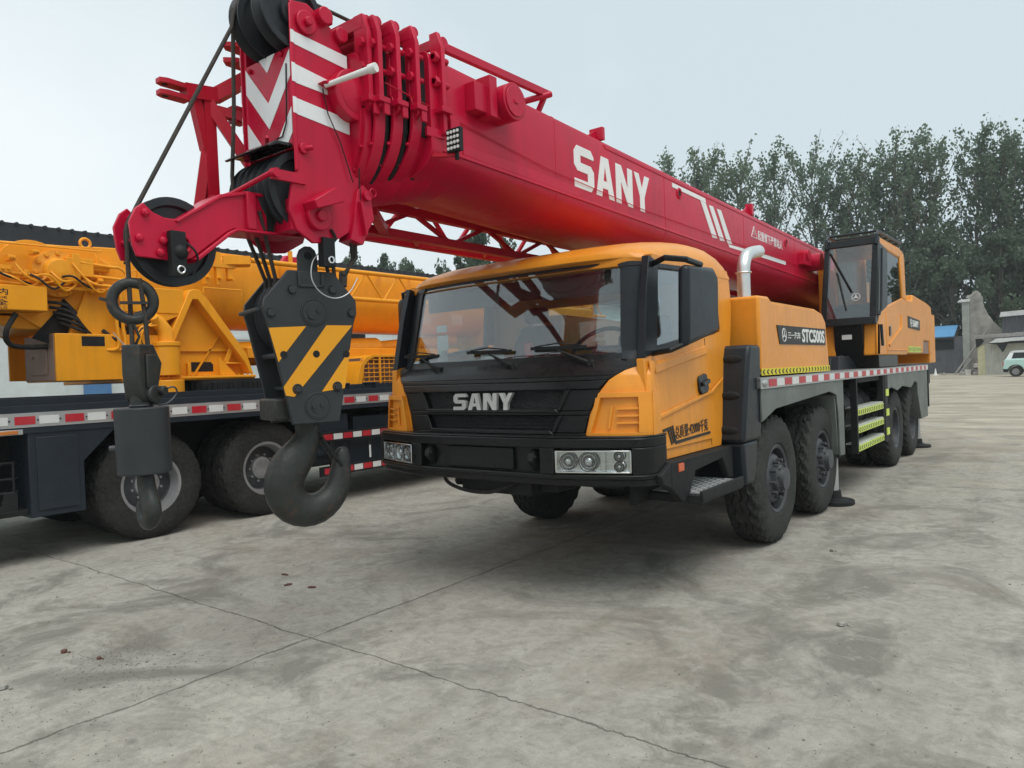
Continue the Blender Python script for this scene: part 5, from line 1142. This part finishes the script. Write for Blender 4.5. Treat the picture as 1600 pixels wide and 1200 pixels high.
    h=math_(N,L,'ADD',math_(N,L,'MULTIPLY',fine,.5),math_(N,L,'MULTIPLY',spk,.35)); h=math_(N,L,'SUBTRACT',h,math_(N,L,'MULTIPLY',j,2.0))
    q=N.new('ShaderNodeBump'); q.inputs['Strength'].default_value=.6; q.inputs['Distance'].default_value=.015; L.new(h,q.inputs['Height']); L.new(q.outputs[0],b.inputs['Normal'])
    return m
def mapn(N,L,v,loc,sc_=(1,1,1)):
    n=N.new('ShaderNodeMapping'); n.inputs['Location'].default_value=loc; n.inputs['Scale'].default_value=sc_; L.new(v,n.inputs['Vector']); return n.outputs[0]
tag(build(gm,'ground',concrete(),None),kind='structure')
# loose grit and stones
rnd=random.Random(5)
def rock(m,o,r,sq=.6):
    n=7; rings=[]
    for t in (.05,.3,.62,.95):
        rings.append([V(o)+V((r*math.sin(math.pi*t)*math.cos(6.28*i/n)*rnd.uniform(.7,1.2),r*math.sin(math.pi*t)*math.sin(6.28*i/n)*rnd.uniform(.7,1.2),r*sq*math.cos(math.pi*t))) for i in range(n)])
    m.rings(rings)
GRIT=paint('grit',(.20,.185,.155),.9,var=.4,scale=8,dust=.3); BRICK=paint('brick_red',(.12,.045,.03),.9,var=.3,dust=.4); STONE=paint('stone',(.33,.32,.29),.9,var=.25,dust=.3)
m=M()
for i in range(5200):
    y=1+rnd.random()**2*13; x=rnd.uniform(-6.5,1.5) if y<6 else rnd.uniform(-1.6,4)
    if i<420: x=-4.20+rnd.gauss(0,.30); y=1.80+rnd.gauss(0,.13)
    rock(m,(x,y,.002),rnd.uniform(.0012,.004)*(1 if rnd.random()<.95 else 2.4))
tag(build(m,'gravel',GRIT,None),kind='stuff')
DEB=[(-4.69,1.685,.022,BRICK,'brick_fragment','larger dark red brick fragment at the edge of the gravel patch','brick fragment'),
(-4.40,1.757,.016,BRICK,'brick_fragment','smaller dark red brick fragment lying within the gravel patch','brick fragment'),
(-4.402,1.291,.028,STONE,'stone','flat pale stone lying on the concrete nearer than the gravel patch','stone'),
(-1.076,4.428,.026,STONE,'stone','whitish stone chip lying alone on the open concrete beside the orange cab','stone'),
(-1.55,6.15,.02,GRIT,'stone','dark stone in the shadow by the front tyre','stone')]
for x,y,r,mt,nm,lb,ct in DEB:
    m=M(); rock(m,(x,y,r*.45),r,.6); rock(m,(x+r*1.3,y+r*.8,r*.2),r*.4,.6); tag(build(m,nm,mt,None,at=(x,y,0)),lb,ct)
for i,(x,y,a,lb) in enumerate([(-4.972,3.384,.3,'short brown stick on the concrete under the big hook, farthest of three'),(-4.70,3.223,1.2,'short brown stick on the concrete under the big hook, middle of three'),(-4.483,3.276,.6,'short brown stick under the big hook, nearest the truck crane of three')]):
    m=M(); d=V((math.cos(a),math.sin(a),0))*.03; m.tube([V((x,y,.008))-d,V((x,y,.010)),V((x,y,.008))+d],[.006,.008,.006],7); tag(build(m,'stick',BRICK,None,at=(x,y,0)),lb,'stick','brown sticks on the concrete')

# ================================================================== TREES
def leafmat(name,c,tr=.25):
    m,t,N,L=nt(name); o=N.new('ShaderNodeOutputMaterial'); d=N.new('ShaderNodeBsdfPrincipled'); s=N.new('ShaderNodeBsdfTranslucent'); a=N.new('ShaderNodeMixShader'); a.inputs[0].default_value=tr
    g=N.new('ShaderNodeTexCoord').outputs['Object']; oi=N.new('ShaderNodeObjectInfo').outputs['Random']
    n1=noise(N,L,g,.5,3,.6); n2=noise(N,L,g,4.5,2,.5)
    col=mixc(N,L,ramp(N,L,n1,.3,.7),tuple(x*.62 for x in c),tuple(x*1.25 for x in c)); col=mixc(N,L,math_(N,L,'MULTIPLY',ramp(N,L,n2,.45,.75),.5),col,(c[0]*1.9,c[1]*1.6,c[2]*1.5))
    col=mixc(N,L,math_(N,L,'MULTIPLY',oi,.35),col,(c[0]*.75,c[1]*.95,c[2]*1.15))
    L.new(col,d.inputs['Base Color']); d.inputs['Roughness'].default_value=.55; d.inputs['Specular IOR Level'].default_value=.3; L.new(col,s.inputs[0])
    L.new(a.outputs[0],o.inputs[0]); L.new(d.outputs[0],a.inputs[1]); L.new(s.outputs[0],a.inputs[2]); return m
LEAF=leafmat('poplar_leaf',(.125,.182,.108),.42); LEAFD=leafmat('dense_leaf',(.088,.128,.078),.38)
BARK=paint('bark',(.13,.12,.10),.9,var=.3,dust=0,scale=3)
def leaf(m,p,s,r):
    d=V((r.gauss(0,1),r.gauss(0,1),r.gauss(0,.8))).normalized(); u=d.orthogonal().normalized(); w=d.cross(u); a=r.uniform(0,6.28); u,w=u*math.cos(a)+w*math.sin(a),w*math.cos(a)-u*math.sin(a)
    m.add([p-u*s*.5,p+w*s*.42,p+u*s*.55,p-w*s*.42+d*s*.12],[(0,1,2,3)])
def poplar(seed,H,W,n=4700,ls=.28,spread=.34,base=.14):
    """upright tree: forked trunk, steep limbs, leaves in sprays along twigs"""
    r=random.Random(seed); t=M(); c=M(); tips=[]
    lean=r.uniform(-.03,.03); top=V((lean*H,r.uniform(-.02,.02)*H,H*.93))
    pts=[V((0,0,0)).lerp(top,k/8)+V((r.gauss(0,.012)*H*(k>0),r.gauss(0,.012)*H*(k>0),0)) for k in range(9)]
    t.tube(pts,[H*.016*(1-.92*k/8) for k in range(9)],9)
    for i in range(34):
        f=base+(1-base)*(i+r.random())/34*.94; k=f*8; a=pts[min(7,int(k))].lerp(pts[min(8,int(k)+1)],k%1)
        az=i*2.4+r.uniform(-.5,.5); ln=W*(.55+.9*math.sin(math.pi*min(1,(f-base)/(1-base)*.86+.12))**.9)*r.uniform(.6,1.12); up=r.uniform(.9,2.2)
        d=V((math.cos(az),math.sin(az),up)).normalized(); e=a+d*ln*1.5; mid=a.lerp(e,.5)+V((0,0,-.05*ln))
        t.tube([a,mid,e],[H*.006*(1-f*.6),H*.004*(1-f*.6),H*.0012],6)
        for q in range(9):
            s=.15+.85*q/8; p=(a.lerp(mid,s*2) if s<.5 else mid.lerp(e,s*2-1)); dd=(d+V((r.gauss(0,.6),r.gauss(0,.6),r.gauss(.2,.5)))).normalized()
            l=ln*spread*r.uniform(.4,1.2); g=p+dd*l; t.tube([p,g],[H*.0012,H*.0006],4); tips.append((p,g))
    tips.append((pts[7],pts[8]+V((0,0,H*.04))))
    tips=[x for x in tips if r.random()<.86]
    pk=r.choices(tips,[r.random()**1.6+.06 for _ in tips],k=n)
    for i in range(n):
        p,g=pk[i]; s=r.random()**.7; q=p.lerp(g,s*1.08)+V((r.gauss(0,1),r.gauss(0,1),r.gauss(0,1)))*H*.0125
        leaf(c,q,ls*r.uniform(.6,1.25),r)
    return t,c
def bushy(seed,H,W,n=6500,ls=.30):
    """broad dense tree: many overlapping uneven clumps"""
    r=random.Random(seed); t=M(); c=M(); t.tube([(0,0,0),(r.uniform(-.3,.3),0,H*.4),(r.uniform(-.5,.5),0,H*.75)],[H*.02,H*.013,H*.004],8)
    cl=[]
    for i in range(46):
        z=H*(.10+.86*r.random()); f=math.sin(math.pi*min(.97,z/H*.80+.2))**.7; a=r.uniform(0,6.28); q=W*f*r.random()**.5
        p=V((q*math.cos(a),q*math.sin(a),z)); cl.append((p,r.uniform(.10,.24)*W)); t.tube([(0,0,z*.6),p],[H*.005,H*.0015],5)
    for i in range(n):
        p,s=cl[r.randrange(len(cl))]; d=V((r.gauss(0,1),r.gauss(0,1),r.gauss(0,.75))).normalized()*s*(r.random()**.4)
        leaf(c,p+d,ls*r.uniform(.6,1.3),r)
    return t,c
PROTO=[]
for k,(fn,a) in enumerate([(poplar,(11,20,2.5)),(poplar,(23,20,2.9)),(poplar,(37,20,2.3)),(poplar,(58,20,2.7)),(bushy,(4,11,4.4)),(bushy,(9,11,5.0)),(bushy,(15,11,4.0))]):
    t,c=fn(*a); tm=build(t,'trunk',BARK,None,recalc=False); cm=build(c,'crown',LEAF if fn is poplar else LEAFD,None,recalc=False,smooth=180); PROTO.append((tm,cm))
def plant(k,name,label,group,x,y,h,s,rz,sxy=None):
    base=20 if k<4 else 11; sc_=h/base; q=sxy or sc_
    e=thing(name,label,'tree',(x,y,gz(x,y)-.05),group); e.rotation_euler=(0,0,rz); e.scale=(q,q,sc_)
    for o in PROTO[k]: inst(o,e,(0,0,0))
    return e
# tall poplars along the back of the yard
ORD=['first','second','third','fourth','fifth','sixth','seventh','eighth','ninth','tenth','eleventh','twelfth','thirteenth','fourteenth','fifteenth','sixteenth','seventeenth','eighteenth','nineteenth','twentieth']
TR=[(-35.2,76,25.0),(-33.2,77,22.6),(-30.1,76,25.4),(-27.5,76,24.2),(-23.8,76,22.9),(-20.2,76,23.1),(-18.1,77,19.6),(-15.9,76,21.3),(-13.9,77,20.6),(-12.4,76,22.0),(-10.9,77,20.8),(-9.6,76,21.7),(-6.0,76,21.5),(-4.8,77,19.8),(-3.6,76,21.0),(-2.2,77,21.2),(.6,76,21.0),(3.6,77,21.4),(6.8,76,20.3)]
r_=random.Random(3)
for i,(x,y,h) in enumerate(TR): plant(i%4,'poplar_tree','tall thin poplar with open leafy crown, %s in the back row counted from the boom'%ORD[i],'poplars behind the yard',x,y,h,1,r_.uniform(0,6.28),h/20*r_.uniform(.78,.95))
for i in range(5):
    plant((i+1)%4,'poplar_tree','shorter poplar half hidden behind the tall row, %s from the boom'%ORD[i],'half hidden poplars',-34+i*5.6+r_.uniform(-1,1),84+r_.uniform(-1,2),r_.uniform(13,15.5),1,r_.uniform(0,6.28),1.0)
for i,(x,y,h) in enumerate([(-27,73,11),(-22.5,72,12),(-18.5,72,11.5),(-14.8,71,11),(-11.2,71,10.4),(-7.6,70.5,10.2),(-4.4,71,11.2),(-1.0,70.5,11.6),(2.6,71,11),(6.5,71,11.5),(-9.4,74,12.5),(-2.6,75,13),(-16.5,75,12.5)]):
    plant(4+i%3,'dense_tree','dense dark green bushy tree below the poplars, %s behind the operator cab and sheds'%ORD[i],'bushy trees behind the sheds',x,y,h,1,r_.uniform(0,6.28),h/11*r_.uniform(.85,1.0))
for i,(x,y,h) in enumerate([(-43.5,34,9.3),(-40.8,34,10.3),(-38.2,35,10.6),(-36.8,36,9.6),(-31.8,34,8.6),(-30.4,34.5,9.4),(-28.6,34,10.3),(-26.9,34.5,9.8)]):
    plant((4,5,6)[i%3],'distant_tree','tree top showing above the black eave of the long shed, %s along the eave'%ORD[i],'trees beyond the long shed',x,y,h,1,r_.uniform(0,6.28),h/11*.55)

for tm,cm in PROTO: bpy.data.objects.remove(tm); bpy.data.objects.remove(cm)
# ------------------------------------------------------------------ ruined wall, sheds, fence and car at the back of the yard
CONC=paint('old_concrete',(.33,.31,.28),.9,var=.45,scale=1.4,dust=.4,dustc=(.2,.18,.15),bump=.2,bscale=12)
CONCG=paint('grey_green_concrete',(.30,.32,.29),.9,var=.2,scale=2,dust=.3,bump=.1)
CORR=paint('corrugated_pale',(.46,.46,.41),.55,var=.25,scale=1.5,dust=.5,dustc=(.33,.28,.2))
CORRY=paint('corrugated_yellowed',(.50,.48,.30),.55,var=.2,scale=1.5,dust=.4)
CORRD=paint('corrugated_grey',(.085,.09,.105),.55,var=.25,scale=1.5,dust=.3,dustc=(.15,.13,.1))
BLUE=paint('blue_sheet',(.10,.30,.55),.5,var=.15,dust=.2)
ROOFW=paint('pale_roof_sheet',(.62,.63,.62),.5,var=.2,dust=.3)
BRK=paint('weathered_brick',(.17,.155,.15),.9,var=.35,scale=4,dust=.3,bump=.3,bscale=10)
MINT=paint('mint_car_paint',(.44,.66,.60),.25,var=.05,dust=.15,coat=.6); CARW=paint('white_car_paint',(.75,.76,.76),.25,var=.05,dust=.1,coat=.6)
WOOD=paint('grey_wood',(.28,.26,.25),.8,var=.3,scale=6,dust=.2)
gy=.30
wl_=thing('ruined_wall','broken grey wall with a sloping curved edge and a square concrete pillar','wall',(-5.5,62.3,gy))
_rj=random.Random(8)
def jag(p,a=.05):
    out=[]
    for q,w in zip(p,p[1:]):
        for k in range(5):
            t=k/5; out.append((q[0]+(w[0]-q[0])*t+_rj.uniform(-a,a)*(k>0),q[1]+(w[1]-q[1])*t+_rj.uniform(-a,a)*(k>0)))
    return out+[p[-1]]
m=M(); m.prism([(-5.68,gy-.2)]+jag([(-5.68,5.70),(-5.78,5.85),(-5.80,6.0),(-5.62,6.05),(-5.38,6.28),(-5.15,6.32),(-4.98,6.15),(-4.86,5.8),(-4.82,5.3),(-4.62,4.7),(-4.30,4.05),(-3.85,3.5),(-3.45,3.15)])+[(-3.4,2.5),(-3.4,gy-.2)],'y',62.2,62.75)
m.prism([(-5.75,gy-.2),(-5.75,1.1),(-5.3,1.8),(-4.9,2.2),(-4.7,2.0),(-4.7,gy-.2)],'y',62.0,62.2)
build(m,'masonry',CONC,wl_,bevel=.03,seg=1)
m=M(); m.box(-6.12,-5.68,62.0,62.5,gy-.2,5.55); build(m,'pillar',CONCG,wl_,bevel=.03)
m=M(); m.box(-6.36,-5.62,61.9,62.6,5.55,5.64); m.prism([(-6.36,5.64),(-6.2,5.74),(-5.58,5.76),(-5.62,5.64)],'y',61.95,62.5); build(m,'capstone',ROOFW,wl_)
def corr(m,x0,x1,y,z0,z1,p=.13):
    n=int((x1-x0)/p*2); q=[(x0+(x1-x0)*i/n,y-(.035 if i%2 else 0)) for i in range(n+1)]
    m.prism(q+[(a,b+.03) for a,b in q[::-1]],'z',z0,z1)
fn_=thing('sheet_fence','pale corrugated sheet hut wall under a ragged sloping roof edge, beside the ruined wall','sheet fence',(-3.5,57,gy))
m=M(); corr(m,-4.38,1.8,57,gy-.05,2.36); build(m,'sheet',CORR,fn_)
m=M(); corr(m,-4.80,-4.38,56.98,gy-.05,2.28,.2); build(m,'yellowed_sheet',CORRY,fn_)
m=M(); m.bar((-4.95,56.9,2.82),(1.8,56.9,2.98),.25,.24); build(m,'beam',WOOD,fn_,bevel=.03)
m=M(); m.prism([(-4.1,2.40),(-3.7,2.66),(1.8,2.80),(1.8,2.55),(-3.0,2.46),(-3.35,2.40)],'y',56.3,57.0); build(m,'roof_sheet',ROOFW,fn_)
m=M(); m.prism([(-4.2,2.36),(-3.4,2.42),(1.8,2.52),(1.8,2.36),(-3.1,2.30),(-3.25,1.95),(-3.38,1.75),(-3.55,2.05),(-3.7,2.28)],'y',56.34,56.40); m.prism([(-4.9,2.75),(-4.6,2.78),(-4.4,2.55),(-4.65,2.25),(-4.85,2.1)],'y',56.85,56.95); build(m,'torn_cover',CHASSIS,fn_)
us=thing('upper_shed','small grey corrugated shed with a white sloping roof standing above the sheet hut','shed',(-1.5,60,gy))
m=M(); corr(m,-3.55,2.5,59.5,2.2,4.25,.15); m.box(-3.5,2.5,59.6,62,gy,4.2); build(m,'wall',CORRD,us)
m=M(); m.prism([(-3.68,4.18),(-3.60,4.50),(2.6,4.72),(2.6,4.35)],'y',59.2,62.3); build(m,'roof',ROOFW,us)
ds=thing('blue_roofed_shed','dark sheet shed with a bright blue roof behind the crane tail','shed',(-9,67,gy))
m=M(); corr(m,-12.5,-6.6,66,gy,2.1,.18); m.box(-12.5,-6.5,66.05,68,gy,3.2); build(m,'wall',CORRD,ds)
m=M(); m.box(-9.2,-7.1,65.97,66.04,2.2,3.0); build(m,'window',HOLE,ds)
m=M(); m.prism([(65.7,3.15),(68.4,4.1),(68.4,4.16),(65.7,3.22)],'x',-12.6,-7.05); build(m,'roof',BLUE,ds)
m=M(); m.cyl((-6.55,60.8,gy),(-4.55,61.9,3.5),.07,.055,n=8); m.cyl((-6.3,60.7,gy),(-5.5,61.6,1.5),.05,n=8); tag(build(m,'leaning_pole',WOOD,None,at=(-6.4,60.8,gy)),'long grey pole leaning against the ruined wall','pole')
for i,(x,y,z,r,l) in enumerate([(-5.12,58.6,.48,.34,'grey rubble block at the foot of the ruined wall, biggest of the heap'),(-5.06,58.7,.88,.30,'round grey rubble lump on top of the heap by the ruined wall'),(-4.98,57.4,.38,.24,'low grey rubble block touching the corrugated sheet'),(-5.85,58.8,.36,.27,'flat rubble slab under the leaning pole'),(-7.2,60.5,.33,.20,'small pale rubble piece by the dark shed, apart from the heap')]):
    m=M(); rock(m,(x,y,z),r,.7); tag(build(m,'rubble_block',CONC if i else BRK,None,at=(x,y,z-r*.6)),l,'rubble')
m=M(); m.lathe([(.0,.0),(.14,.0),(.19,.36),(.205,.38),(.18,.38),(.14,.1)],(-5.5,58.4,gy),(0,0,1),18); tag(build(m,'bucket',PAPER,None,at=(-5.5,58.4,gy)),'white bucket in front of the rubble heap','bucket')
m=M(); m.lathe([(.0,.5),(.02,.5),(.10,.05),(.18,.04),(.18,0),(0,0)],(-7.6,59.6,gy),(0,0,1),14); tag(build(m,'traffic_cone',PAPER,None,at=(-7.6,59.6,gy)),'small pale cone by the dark shed','cone')
# mint hatchback with a white roof, tail towards the pole
car=thing('hatchback_car','mint green hatchback car with a white roof parked by the corrugated sheet','car',(-1.1,51,gy))
def cx(m): m.T=Matrix.Translation((-3.02,50.2,gy)); return m
body=[(.06,.30),(.0,.48),(.02,.80),(.09,1.02),(1.2,1.04),(2.7,1.0),(3.45,.90),(3.70,.72),(3.78,.50),(3.74,.28),(3.45,.26)]
arch=lambda c:[(c+.36*math.cos(R(a)),.30+.36*math.sin(R(a))) for a in range(-5,186,19)]
pr_=body+arch(3.02)+[(2.5,.22),(1.2,.22)]+arch(.60)
m=cx(M()); m.prism(pr_,'y',0,1.62); cbod=build(m,'body',MINT,car,bevel=.07,seg=3)
m=cx(M()); m.rings([[(a,y0,1.0),(b,y0,1.0),(b2,y0+.12,1.42),(a2,y0+.12,1.42)] if y0<1 else [(a,y0,1.0),(b,y0,1.0),(b2,y0-.12,1.42),(a2,y0-.12,1.42)] for a,b,b2,a2,y0 in ((.10,2.75,2.2,.34,.05),(.10,2.75,2.2,.34,1.57))]); build(m,'cabin',CARW,cbod,bevel=.05)
m=cx(M()); m.rings([[(x,y,z) for x,z in ((.28,1.40),(.5,1.485),(1.4,1.51),(2.0,1.48),(2.25,1.40))] for y in (.15,.4,1.2,1.46)]); build(m,'roof',CARW,cbod,bevel=.02)
m=cx(M()); m.add([(.42,.055,1.06),(1.25,.055,1.06),(1.25,.145,1.38),(.52,.145,1.38)],[(0,1,2,3)]); m.add([(1.32,.055,1.06),(2.45,.055,1.05),(2.1,.145,1.38),(1.32,.145,1.38)],[(0,1,2,3)]); m.add([(.085,.2,1.05),(.085,1.4,1.05),(.30,1.32,1.40),(.30,.28,1.40)],[(0,1,2,3)]); build(m,'window',BLACKG,cbod)
m=cx(M()); m.box(-.02,.06,.03,.2,.62,.86); build(m,'tail_lamp',REDL,car,bevel=.02)
m=cx(M()); m.prism([(.02,.28),(.0,.46),(.22,.46),(.24,.28)],'y',-.01,.1)
for c in (.60,3.02): m.prism([(c+.40*math.cos(R(a)),.30+.40*math.sin(R(a))) for a in range(-5,186,19)]+arch(c)[::-1],'y',-.012,.02)
build(m,'arch_trim',CHASSIS,car)
for c in (.60,3.02):
    for y in (.10,1.52):
        m=cx(M()); m.lathe([(.18,-.08),(.27,-.10),(.305,-.06),(.305,.06),(.27,.10),(.18,.08)],(c,y,.305),(0,1,0),24); w_=build(m,'wheel',RUBBER,car)
        m=cx(M()); m.cyl((c,y-.06,.305),(c,y+.06,.305),.20,n=20)
        for k in range(8): m.bar((c,y-.07,.305),(c+.17*math.cos(k*.785),y-.07,.305+.17*math.sin(k*.785)),.03,.02,up=(0,1,0))
        build(m,'rim',RIM,w_)
# wires from the wall to the trees
m=M(); m.tube([(-6.2,62,5.6),(-9,63,5.35),(-13,64,5.5)],.02,5); tag(build(m,'cable',CHASSIS,None,at=(-6.2,62,5.6)),'thin cable running from the pillar cap across the trees','cable')

hz=bpy.data.materials.new('haze'); hz.use_nodes=True; hn=hz.node_tree.nodes; hn.clear(); ho_=hn.new('ShaderNodeOutputMaterial'); hv=hn.new('ShaderNodeVolumePrincipled'); hv.inputs['Color'].default_value=(.86,.90,.92,1); hv.inputs['Density'].default_value=.0009; hz.node_tree.links.new(hv.outputs[0],ho_.inputs['Volume'])
m=M(); m.box(-172,172,-122,192,-1.0,28); tag(build(m,'haze',hz,None),kind='stuff')
# ================================================================== CAMERA, SKY, LIGHT
cam=bpy.data.cameras.new('camera'); co=bpy.data.objects.new('camera',cam); COL.objects.link(co)
rt=V((.790872,.610814,-.037787)); dn=V((-.021712,-.0337,-.999196)); fw=V((-.611596,.791057,-.01339))
co.matrix_world=Matrix(((rt.x,-dn.x,-fw.x,0),(rt.y,-dn.y,-fw.y,0),(rt.z,-dn.z,-fw.z,1.53),(0,0,0,1)))
cam.sensor_width=36; cam.sensor_fit='HORIZONTAL'; cam.lens=36*1126.725/1600; cam.clip_end=2000; cam.clip_start=.05
sc.camera=co
w=bpy.data.worlds.new('World'); sc.world=w; w.use_nodes=True; N=w.node_tree.nodes; L=w.node_tree.links; N.clear()
SUN_AZ=R(118); SUN_EL=R(64)      # azimuth from +Y, towards -X is negative
sky=N.new('ShaderNodeTexSky'); sky.sky_type='NISHITA'; sky.sun_disc=False; sky.sun_elevation=SUN_EL; sky.sun_rotation=SUN_AZ; sky.air_density=1.0; sky.dust_density=4.5; sky.ozone_density=1.5; sky.altitude=50
hs=N.new('ShaderNodeHueSaturation'); hs.inputs['Saturation'].default_value=.30; hs.inputs['Value'].default_value=1.0; L.new(sky.outputs[0],hs.inputs['Color'])
# even layer of cloud over it, thinner and brighter towards the west
tc=N.new('ShaderNodeTexCoord').outputs['Generated']; cn=noise(N,L,tc,1.3,6,.55,.4); sx_=N.new('ShaderNodeSeparateXYZ'); L.new(tc,sx_.inputs[0])
wst=math_(N,L,'ADD',math_(N,L,'MULTIPLY',sx_.outputs[0],-.75),math_(N,L,'MULTIPLY',sx_.outputs[1],-.35)); wst=math_(N,L,'ADD',wst,math_(N,L,'MULTIPLY',math_(N,L,'SUBTRACT',cn,.5),1.0)); wst=math_(N,L,'SUBTRACT',wst,math_(N,L,'MULTIPLY',sx_.outputs[2],.35))
cl_=mixc(N,L,ramp(N,L,wst,-.35,.55),(5.4,6.4,6.8),(8.0,8.55,8.75)); sk=mixc(N,L,.82,hs.outputs[0],cl_)
bg=N.new('ShaderNodeBackground'); bg.inputs[1].default_value=.10; L.new(sk,bg.inputs[0]); ow=N.new('ShaderNodeOutputWorld'); L.new(bg.outputs[0],ow.inputs[0])
sl_=bpy.data.lights.new('sun','SUN'); sl_.energy=1.5; sl_.angle=R(45); sl_.color=(1,.97,.92); so=bpy.data.objects.new('sun',sl_); COL.objects.link(so)
sd=V((math.sin(SUN_AZ)*math.cos(SUN_EL),math.cos(SUN_AZ)*math.cos(SUN_EL),math.sin(SUN_EL))); so.rotation_euler=sd.to_track_quat('Z','Y').to_euler()
sc.view_settings.view_transform='Standard'; sc.view_settings.look='None'; sc.view_settings.exposure=.42; sc.view_settings.gamma=1
sc.cycles.max_bounces=8; sc.cycles.transparent_max_bounces=16; sc.cycles.glossy_bounces=3; sc.cycles.diffuse_bounces=3; sc.cycles.use_denoising=True
